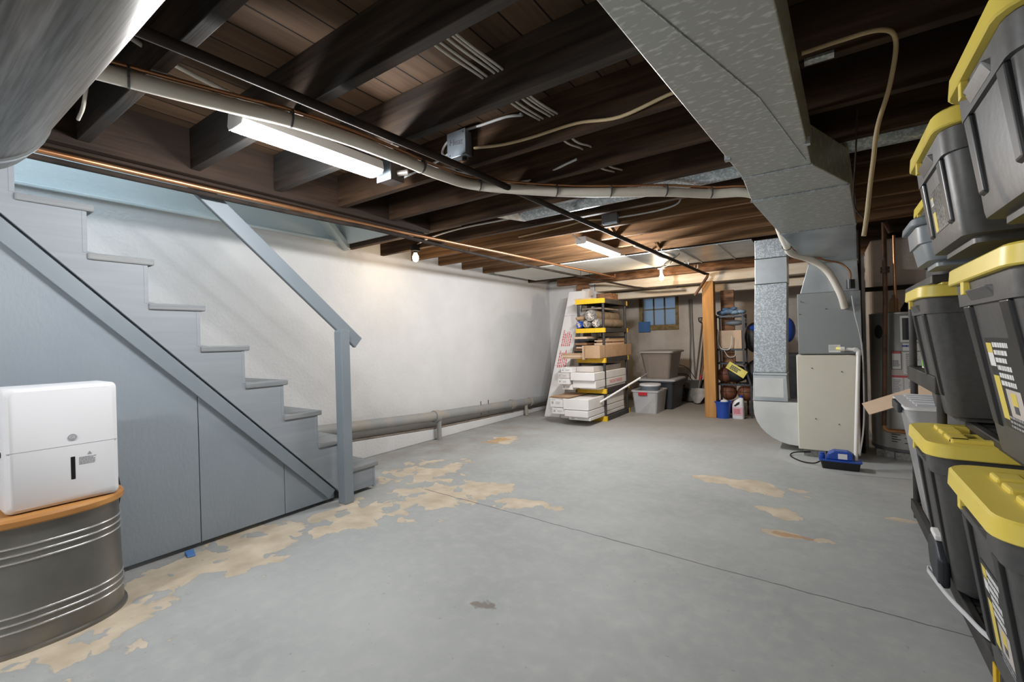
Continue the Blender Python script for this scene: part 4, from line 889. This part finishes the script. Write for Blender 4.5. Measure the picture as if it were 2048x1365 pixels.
# bottom tier
carton('white carton with vent holes, top left of the bottom tier', -3.27, -3.055, 5.66, 6.9, .240, .372, marks=True, seed=7)
carton('wide white carton, top right of the bottom tier', -3.05, -2.665, 5.64, 6.95, .222, .372)
carton('white carton, middle left of the bottom tier', -3.24, -3.03, 5.66, 6.9, .145, .232, marks=True, seed=8)
carton('wide white carton with sunken end, middle right of the bottom tier', -3.02, -2.665, 5.62, 6.95, .130, .214)
carton('grey white carton lowest left on the bottom tier', -3.16, -2.99, 5.75, 6.9, .078, .137, M_boxd)
carton('white carton with torn marked end, lowest right on the bottom tier', -2.985, -2.66, 5.68, 6.95, .077, .122, marks=True, seed=9)
for i, (dx, dz, lab) in enumerate(((0, 0, 'lower flattened cardboard sheet lying on the bottom tier cartons'), (.03, .012, 'upper flattened cardboard sheet lying on the bottom tier cartons'))):
    tag(MB().loft([[(-3.29 + dx, 5.66, .374 + dz), (-2.98 + dx, 5.64, .374 + dz), (-2.96 + dx, 6.2, .374 + dz), (-3.27 + dx, 6.2, .374 + dz)], [(-3.29 + dx, 5.66, .381 + dz), (-2.98 + dx, 5.64, .381 + dz), (-2.96 + dx, 6.2, .381 + dz), (-3.27 + dx, 6.2, .381 + dz)]]).build('cardboard_sheet', M_card), lab, 'cardboard', 'cardboard sheets')
# tier 3 (z .915): long cardboard box, boards and flattened boxes
carton('long brown cardboard box on the third tier, its flap hanging forward', -2.86, -2.63, 5.98, 7.25, .917, 1.10, M_card, name='cardboard_box', group=None)
tag(MB().box(-2.875, -2.868, 5.93, 6.1, .90, 1.10).build('box_flap', M_cardl), 'pale open flap beside the long brown cardboard box', 'cardboard')
rnd = random.Random(3); z = .917
names = ['lowest', 'second lowest', 'third lowest', 'fourth lowest', 'fifth lowest', 'sixth lowest', 'seventh lowest', 'eighth lowest', 'ninth lowest', 'tenth lowest', 'topmost']
mats = [M_card, M_cardl, M_card, M_groove, M_rust, M_cardl, M_groove, M_rust, M_groove, M_rackm, M_cardl]
for i in range(11):
    h = rnd.uniform(.018, .034); x0 = -3.16 + (0 if i < 3 else rnd.uniform(.08, .13)); 
    tag(MB().box(x0, x0 + (.28 if i < 3 else rnd.uniform(.17, .21)), 5.86 + (0 if i < 3 else rnd.uniform(.16, .24)), 6.95, z, z + h).build('board', mats[i], bevel=.002),
        names[i] + ' board in the stack of boards on the third tier', 'board', 'boards on the third tier')
    z += h + .002
z = 1.102
for i, (nm, m) in enumerate((('bottom', M_cardl), ('second', M_rust), ('third', M_cardl), ('fourth', M_card), ('top', M_groove))):
    h = rnd.uniform(.016, .028); dx = rnd.uniform(-.03, .03)
    tag(MB().box(-2.84 + dx, -2.66 + dx * .5, 6.3 + rnd.uniform(-.1, .1), 7.02 + rnd.uniform(-.05, .1), z, z + h).build('board', m, bevel=.002), nm + ' board in the small pile on the long brown box', 'board', 'boards on the long brown box')
    z += h + .002
# tier 4 (z 1.35): rolled rugs in plastic
def rug(label, x, zc, r, y0, y1, endm, col=None):
    t = thing('rolled_rug', label, 'rug', (x, (y0 + y1) / 2, zc - r), 'rolled rugs on the shelf')
    MB().tube([(x, y0 + .06, zc), (x, y1, zc)], r, 24).build('roll', col or M_rug, t, smooth=50)
    MB().tube([(x, y0 + .02, zc), (x, y0 + .0601, zc)], [r * .9, r * .99], 24).build('roll_end', endm, t, smooth=50)
    m = MB(); rn = random.Random(int(abs(x) * 1000))
    for k in range(11):
        a = 2 * math.pi * k / 11 + rn.uniform(-.2, .2); l = r * rn.uniform(.4, .8)
        m.loft([[(x + math.cos(a + s) * .008, y0 + .015, zc + math.sin(a + s) * .008) for s in (0, 2, 4)], [(x + math.cos(a) * l + s * .008, y0 + rn.uniform(-.02, .02), zc + math.sin(a) * l + s * .005) for s in (-1, 0, 1)]])
    m.build('gathered_film', M_film, t)
    return t
rug('rolled rug with frilly plastic end, upper one of the shelf pile', -2.83, 1.535, .088, 6.10, 7.05, M_rugend)
rug('rolled rug in plastic, lower middle of the shelf pile', -2.905, 1.418, .066, 6.14, 7.02, M_rugend)
rug('rolled rug in plastic, lower right of the shelf pile behind the post', -2.745, 1.422, .070, 6.12, 7.04, M_rugend)
rug('rolled dark blue bundle, lower left of the shelf pile', -3.025, 1.408, .056, 6.14, 6.95, M_blue_p, M_bag)
pl = thing('wrapped_bundle', 'tan paper wrapped bundle lying on the rug pile at the left', 'bundle', (-2.98, 6.5, 1.475))
MB().tube([(-3.06, 6.14, 1.50), (-3.02, 6.2, 1.505), (-2.94, 6.9, 1.51)], [.02, .036, .03], 16).build('bundle_body', M_card, pl, smooth=50)
tag(MB().box(-3.0, -2.70, 6.22, 6.9, 1.63, 1.652).build('flat_board', M_dust), 'flat board lying on top of the rug pile', 'board')
tag(MB().box(-2.98, -2.74, 6.7, 7.0, 1.782, 1.90).build('brown_box', M_rust), 'dark brown box on the top tier under the beam', 'box')
tag(MB().box(-3.10, -2.82, 6.16, 6.5, 1.781, 1.80).build('wood_strip', M_cardl), 'thin pale board lying on the top tier edge', 'board')
# ---- tall cartons leaning on the wall
def tall(label, b0, t0, w, dep, h, mat, red=False):
    t = thing('tall_carton', label, 'carton', b0, 'tall leaning cartons')
    b, tp = Vector(b0), Vector(t0); a = (tp - b).normalized(); u = Vector((1, 0, 0)); n = a.cross(u).normalized()
    q = MB(); M4 = facing(b, u, a); q.T = M4
    q.box(0, w, 0, h, -dep, 0); q.build('carton_body', mat, t, bevel=.004)
    q = MB(); q.T = M4; q.box(.002, w - .002, h * .40, h * .403, .0002, .001); q.box(.002, w - .002, h * .80, h * .802, .0002, .001); q.build('fold_line', M_greyink, t)
    if red:
        for yy, hh, sd in ((.62, .13, 2), (.46, .15, 5)):
            dashes(M4 @ facing((w * .47, h * yy, .0004), (0, 1, 0), (-1, 0, 0)), h * hh, w * .62, 5, sd, .9, .6).build('red_print', M_redink, t)
    return t
tall('tall white carton with red print leaning on the wall left of the shelving', (-3.67, 6.16, .001), (-3.40, 6.62, 2.02), .27, .09, 2.03, M_box, True)
tall('narrow tall carton squeezed between the red printed one and the shelving', (-3.385, 6.30, .001), (-3.20, 6.66, 2.02), .13, .16, 2.03, M_boxd)
tag(MB().prism([(-3.44, .001), (-3.20, .001), (-3.20, 2.09), (-3.24, 2.12), (-3.40, 2.12), (-3.44, 2.09)], 'y', 6.93, 6.95).build('cardboard_tab', M_rust), 'brown rounded cardboard tab sticking up behind the tall cartons', 'cardboard')
pole = thing('extension_pole', 'grey extension pole with black grip leaning across the shelving front', 'pole', (-2.5, 6.1, .2))
MB().tube([(-2.70, 6.02, .27), (-2.20, 6.40, .62)], .014, 12).build('pole_tube', M_pvc, pole, smooth=50)
MB().tube([(-2.20, 6.40, .62), (-2.12, 6.46, .68)], .009, 12).build('pole_tip', M_blade, pole, smooth=50)
MB().tube([(-2.80, 5.945, .20), (-2.70, 6.02, .27)], .021, 12).build('rubber_grip', M_groove, pole, smooth=50)
# ---- bins on the floor right of the shelving
fb = thing('frosted_bin', 'frosted bin with red latch and white jugs inside, on the floor by the shelving', 'storage bin', (-2.35, 7.3, 0))
MB().loft([rr(-2.545, -2.20, 7.08, 7.55, .04, .0), rr(-2.575, -2.165, 7.05, 7.58, .045, .33), rr(-2.59, -2.15, 7.035, 7.595, .05, .335), rr(-2.59, -2.15, 7.035, 7.595, .05, .36), rr(-2.56, -2.18, 7.065, 7.565, .045, .36), rr(-2.53, -2.21, 7.095, 7.535, .04, .01)], True, True).build('bin_body', M_cloud, fb, smooth=35)
MB().box(-2.46, -2.32, 7.025, 7.04, .285, .335).build('red_latch', pm('red_plastic', (.50, .02, .03), None, rough=.4), fb, bevel=.004)
for (x, r, h, lab) in ((-2.475, .062, .19, 'white round jug seen through the frosted bin at left'), (-2.33, .04, .20, 'white labelled carton seen through the frosted bin in the middle'), (-2.255, .035, .19, 'white bottle seen through the frosted bin at right')):
    tag(MB().lathe((x, 7.18, .012), [(r, 0), (r, h - .02), (r * .85, h), (r * .5, h + .012)], 20).build('white_container', M_white, smooth=40), lab, 'container', 'containers in the frosted bin')
bk = thing('lidded_bucket', 'white bucket with lid sitting in the frosted bin', 'bucket', (-2.36, 7.32, .20))
MB().lathe((-2.36, 7.32, .20), [(.13, 0), (.152, .19), (.158, .19), (.158, .215)], 32).build('bucket_body', M_gtote, bk, smooth=40)
MB().lathe((-2.36, 7.32, .415), [(.168, 0), (.172, .012), (.165, .03), (.15, .026), (.02, .022)], 36).build('bucket_lid', M_white, bk, smooth=40)
gt = thing('grey_storage_tote', 'grey tote on the floor under the taupe tote', 'storage tote', (-2.33, 7.85, 0))
MB().loft([rr(-2.60, -2.10, 7.62, 8.22, .04, 0), rr(-2.64, -2.06, 7.58, 8.26, .05, .43), rr(-2.66, -2.04, 7.56, 8.28, .05, .435), rr(-2.66, -2.04, 7.56, 8.28, .05, .465)]).build('tote_body', M_rackm, gt, smooth=35)
MB().loft([rr(-2.67, -2.03, 7.55, 8.29, .05, .4655), rr(-2.67, -2.03, 7.55, 8.29, .05, .49), rr(-2.64, -2.06, 7.58, 8.26, .04, .498)]).build('tote_lid', M_cloud, gt, smooth=35)
tt = thing('taupe_tote', 'taupe lidded tote stacked on the grey tote', 'storage tote', (-2.33, 7.85, .5))
MB().loft([rr(-2.53, -2.15, 7.64, 8.20, .05, .50), rr(-2.60, -2.09, 7.58, 8.26, .06, .90), rr(-2.61, -2.08, 7.57, 8.27, .06, .93)]).build('tote_body', M_brown, tt, smooth=35)
MB().loft([rr(-2.64, -2.05, 7.54, 8.30, .06, .931), rr(-2.64, -2.05, 7.54, 8.30, .06, .958), rr(-2.61, -2.08, 7.57, 8.27, .05, .968)]).build('tote_lid', M_brownlid, tt, smooth=35)
MB().loft([[(-2.49, 7.632, .52), (-2.23, 7.632, .52), (-2.23, 7.66, .52), (-2.49, 7.66, .52)], [(-2.47, 7.585, .85), (-2.28, 7.585, .85), (-2.28, 7.62, .85), (-2.47, 7.62, .85)]]).build('front_panel', M_brown, tt, bevel=.006)
# ---- wooden post, conduit and tools
po = thing('wooden_post', 'orange timber post propping the whitewashed beam', 'post', (-1.42, 7.15, 0))
MB().box(-1.49, -1.335, 7.10, 7.25, .0, 1.99).build('post_shaft', M_post, po, bevel=.006)
tag(MB().box(-1.30, -1.12, 7.45, 7.50, .3, 1.87).build('old_board', M_rust), 'old reddish board standing behind the timber post', 'board')
for i, x in enumerate((-2.09, -2.05)):
    tag(MB().tube([(x, 8.85, 1.88), (x + .01, 8.86, 1.2), (x - .02 + .05 * i, 8.86, .42)], .013, 8).build('wall_conduit', M_pipe, smooth=50), ('left' if i == 0 else 'right') + ' of two grey conduits running down the far wall', 'conduit', 'far wall conduits')
cable([(-2.25, 8.5, .52), (-2.1, 8.6, .50), (-1.98, 8.7, .36), (-1.85, 8.8, .40), (-1.80, 8.85, .55)], .006, M_iron, 'dark looping wire on the far wall behind the totes')
cable([(-2.28, 8.5, .70), (-2.12, 8.7, .62), (-1.99, 8.8, .40)], .006, M_iron, 'second dark wire slanting behind the taupe tote')
tag(MB().box(-2.4, -1.75, 8.72, 8.88, .0, .30).build('brick_ledge', M_rust), 'dark low ledge at the foot of the far wall', 'ledge')
sh = thing('snow_shovel', 'black snow shovel with a d grip leaning on the far wall', 'shovel', (-1.95, 8.5, 0))
MB().tube([(-1.83, 8.72, 1.44), (-1.95, 8.62, .42)], .016, 10).build('shaft', M_shaft, sh, smooth=50)
g = [(-1.90, 8.73, 1.52), (-1.76, 8.73, 1.52), (-1.77, 8.73, 1.46), (-1.83, 8.72, 1.41), (-1.89, 8.73, 1.46), (-1.90, 8.73, 1.52)]
MB().tube([Vector(p) for p in g], .012, 8).build('d_grip', M_groove, sh, smooth=50)
MB().loft([[(-2.12, 8.62, .40), (-1.76, 8.62, .40), (-1.76, 8.64, .40), (-2.12, 8.64, .40)], [(-2.14, 8.54, .22), (-1.74, 8.54, .22), (-1.74, 8.56, .22), (-2.14, 8.56, .22)], [(-2.10, 8.50, .03), (-1.78, 8.50, .03), (-1.78, 8.52, .03), (-2.10, 8.52, .03)]]).build('blade', M_groove, sh, bevel=.004)
s2 = thing('digging_shovel', 'steel round nosed shovel with a wooden handle leaning by the timber post', 'shovel', (-1.9, 8.4, 0))
MB().tube([(-1.73, 8.70, 1.15), (-1.83, 8.50, .50)], .017, 10).build('shaft', M_shaft2, s2, smooth=50)
MB().tube([(-1.83, 8.50, .50), (-1.845, 8.47, .42)], .021, 10).build('red_collar', MATS['red_plastic'], s2, smooth=50)
MB().tube([(-1.845, 8.47, .42), (-1.87, 8.43, .24)], .016, 10).build('socket', M_blade, s2, smooth=50)
MB().loft([[(-1.99, 8.44, .27), (-1.87, 8.42, .28), (-1.75, 8.44, .27), (-1.87, 8.45, .26)], [(-2.00, 8.40, .14), (-1.88, 8.37, .14), (-1.76, 8.40, .14), (-1.88, 8.405, .13)], [(-1.93, 8.36, .03), (-1.88, 8.35, .02), (-1.83, 8.36, .03), (-1.88, 8.365, .02)], ]).build('blade', M_blade, s2, smooth=50)
for (xa, xb, lab) in ((-1.80, -1.90, 'grey tool handle leaning beside the snow shovel'), (-1.66, -1.76, 'dark tool handle half hidden behind the timber post'), (-1.60, -1.68, 'rightmost tool handle behind the timber post')):
    tag(MB().tube([(xa, 8.76, 1.30), (xb, 8.66, .02)], .015, 10).build('tool_handle', M_shaft, smooth=50), lab, 'tool', 'leaning tool handles')
# ---- charcoal wire rack with sport things
rk = thing('metal_rack', 'narrow charcoal metal rack beside the timber post', 'rack', (-1.16, 7.4, 0))
xr0, xr1, yr0, yr1 = -1.345, -.985, 7.30, 7.60
for x in (xr0, xr1):
    for y in (yr0, yr1):
        if x == xr0 or y == yr1: MB().box(x - .012, x + .012, y - .012, y + .012, 0, 1.50).build('upright', M_rackm, rk)
        else: MB().beam((x, y, .76), (x, y, 1.50), .024, .024, up=(0, 1, 0)).beam((x, y, .77), (x + .085, y, .46), .024, .024, up=(0, 1, 0)).beam((x + .085, y, .47), (x + .085, y, 0), .024, .024, up=(0, 1, 0)).build('bent_upright', M_rackm, rk)
for z in (1.47, .98, .78, .47):
    w = .085 if z < .5 else 0
    MB().box(xr0, xr1 + w, yr0 - .01, yr0 + .01, z - .012, z + .012).box(xr0, xr1 + w, yr1 - .01, yr1 + .01, z - .012, z + .012).box(xr0 - .01, xr0 + .01, yr0, yr1, z - .012, z + .012).box(xr1 + w - .01, xr1 + w + .01, yr0, yr1, z - .012, z + .012).build('cross_rail', M_rackm, rk)
    if z != 1.18:
        s = MB()
        for k in range(1, 9): s.box(xr0 + (xr1 + w - xr0) * k / 9 - .003, xr0 + (xr1 + w - xr0) * k / 9 + .003, yr0, yr1, z + .004, z + .010)
        s.build('wire_shelf', M_rackm, rk)
for x in (xr0, xr1):
    for z in (1.47, .98, .78): MB().ball((x, yr0 - .013, z), .008, 5).build('bolt', M_blade, rk)
carton('small tan cardboard box with a round mark on the charcoal rack', -1.31, -1.01, 7.33, 7.55, .993, 1.265, M_cardl, name='cardboard_box', group=None)
cable([(-1.32, 7.27, 1.10), (-1.28, 7.27, 1.0), (-1.18, 7.265, .985), (-1.14, 7.26, 1.05), (-1.13, 7.265, 1.18)], .007, M_cablew, 'white rope looping in front of the small tan box')
cable([(-1.24, 7.28, .97), (-1.18, 7.27, .88), (-1.10, 7.275, .89), (-1.09, 7.28, .97)], .005, M_cablew, 'thin grey wire drooping under the small tan box')
cl = MB()
for k, (dx, dz, rr_) in enumerate(((0, 0, .07), (.1, .02, .08), (.18, .0, .07), (.26, .005, .06), (.05, .05, .05), (.16, .06, .045))):
    cl.ball((-1.28 + dx, 7.43, 1.53 + dz), rr_, 8, 1.1, 1.4, .55)
tag(cl.build('folded_jacket', M_denim, smooth=50), 'crumpled blue jacket heaped on top of the charcoal rack', 'clothing')
tag(MB().ball((-1.12, 7.45, 1.375), .10, 10, 1.3, 1.0, .42).build('grey_helmet', M_gtote, smooth=50), 'smooth grey helmet under the top rail of the charcoal rack', 'helmet')
bg_ = thing('sports_bag', 'black bag with a yellow tag stuffed in the charcoal rack', 'bag', (-1.13, 7.45, .48))
MB().ball((-1.12, 7.45, .62), .15, 12, 1.15, .85, .85).build('bag_body', M_bag, bg_, smooth=50)
q = MB(); q.T = facing((-1.08, 7.275, .69), (.85, -.1, -.55), (.55, 0, .85)); q.box(-.14, .14, -.055, .055, 0, .008); q.build('yellow_tag', M_tag, bg_)
dashes(facing((-1.09, 7.264, .695), (.85, -.1, -.55), (.55, 0, .85)), .16, .07, 3, 5, hgt=.7).build('tag_print', M_ink, bg_)
tag(MB().ball((-.86, 7.55, .62), .17, 12, .9, 1, 1.2).build('black_duffel', M_bag, smooth=50), 'black duffel bag slumped right of the charcoal rack', 'bag')
tag(MB().ball((-.88, 7.6, 1.15), .16, 12, .8, 1, 1.4).build('black_backpack', M_bag, smooth=50), 'black backpack hanging behind the charcoal rack', 'bag')
tag(MB().ball((-.83, 7.5, 1.29), .075, 10, 1.3, 1.6, .7).build('blue_helmet', M_blue_p, smooth=50), 'dark blue helmet edge sticking out right of the rack', 'helmet')
for x, z, lab, mt in ((-1.22, .342, 'brown basketball on the left of the rack floor', M_rubber), (-.985, .342, 'brown basketball in plastic on the right of the rack floor', M_rubber), (-1.26, .60, 'brown ball at the left above the basketballs', M_rubber), (-1.12, .118, 'dark red ball low behind the blue bucket', M_rubber)):
    t = thing('basketball', lab, 'ball', (x, 7.44, z - .115), 'balls in the rack')
    MB().ball((x, 7.44, z), .115, 16).build('ball_skin', mt, t, smooth=60)
    for ax_ in range(3):
        c_ = []
        for k in range(25):
            a = 2 * math.pi * k / 24; p = [math.cos(a) * .116, math.sin(a) * .116]; p.insert(ax_, 0.02 * (ax_ - 1)); c_.append((x + p[0], 7.44 + p[1], z + p[2]))
        MB().tube(c_, .0025, 5, caps=False).build('seam', M_groove, t)
bu = thing('blue_bucket', 'blue bucket on the floor before the charcoal rack', 'bucket', (-1.255, 7.20, 0))
MB().lathe((-1.255, 7.16, 0), [(.085, 0), (.108, .22), (.118, .222), (.12, .245), (.108, .245), (.104, .21), (.08, .02), (.001, .02)], 32).build('bucket_body', M_blue_p, bu, smooth=40)
tag(MB().ball((-1.235, 7.15, .235), .045, 8, 1.2, 1, .7).build('white_rag', M_paper, smooth=50), 'white rag stuffed in the blue bucket', 'rag')
jg = thing('detergent_jug', 'white jug with pink label and blue cap beside the blue bucket', 'jug', (-1.05, 7.18, 0))
MB().loft([rr(-1.13, -.985, 7.14, 7.24, .03, 0), rr(-1.135, -.98, 7.135, 7.245, .035, .02), rr(-1.135, -.98, 7.135, 7.245, .035, .19), rr(-1.11, -.985, 7.145, 7.235, .03, .25), rr(-1.05, -.99, 7.165, 7.215, .02, .29), rr(-1.04, -1.0, 7.17, 7.21, .018, .30)]).build('jug_body', M_white, jg, smooth=40)
MB().prism([(-1.11, .185), (-1.06, .235), (-1.035, .245), (-1.04, .21), (-1.09, .175)], 'y', 7.132, 7.15).build('handle_hole', M_groove, jg)
MB().lathe((-1.02, 7.19, .30), [(.022, 0), (.022, .03), (.018, .034)], 16).build('blue_cap', M_blue_p, jg, smooth=40)
MB().box(-1.122, -.993, 7.1335, 7.14, .05, .165).build('pink_label', M_pink, jg)
dashes(facing((-1.06, 7.1332, .108), (1, 0, 0), (0, 0, 1)), .1, .07, 3, 4, hgt=.7).build('label_print', M_redink, jg)

# ---- dim things seen in the slot between return duct and furnace
tag(MB().ball((-.40, 6.62, 1.24), .13, 10, .7, .8, 1.2).build('blue_bag', M_blue_p, smooth=50), 'blue bag hanging in the gap between return duct and furnace', 'bag')
tag(MB().box(-.62, -.22, 6.5, 6.9, .0065, .95).build('black_crate', M_bag, bevel=.03), 'black crate standing in the gap behind the return duct', 'crate')
tag(MB().box(-.47, -.43, 6.7, 6.76, .951, 1.9).build('dark_plank', M_rust, bevel=.004), 'dark plank standing on the crate behind the return duct', 'plank')
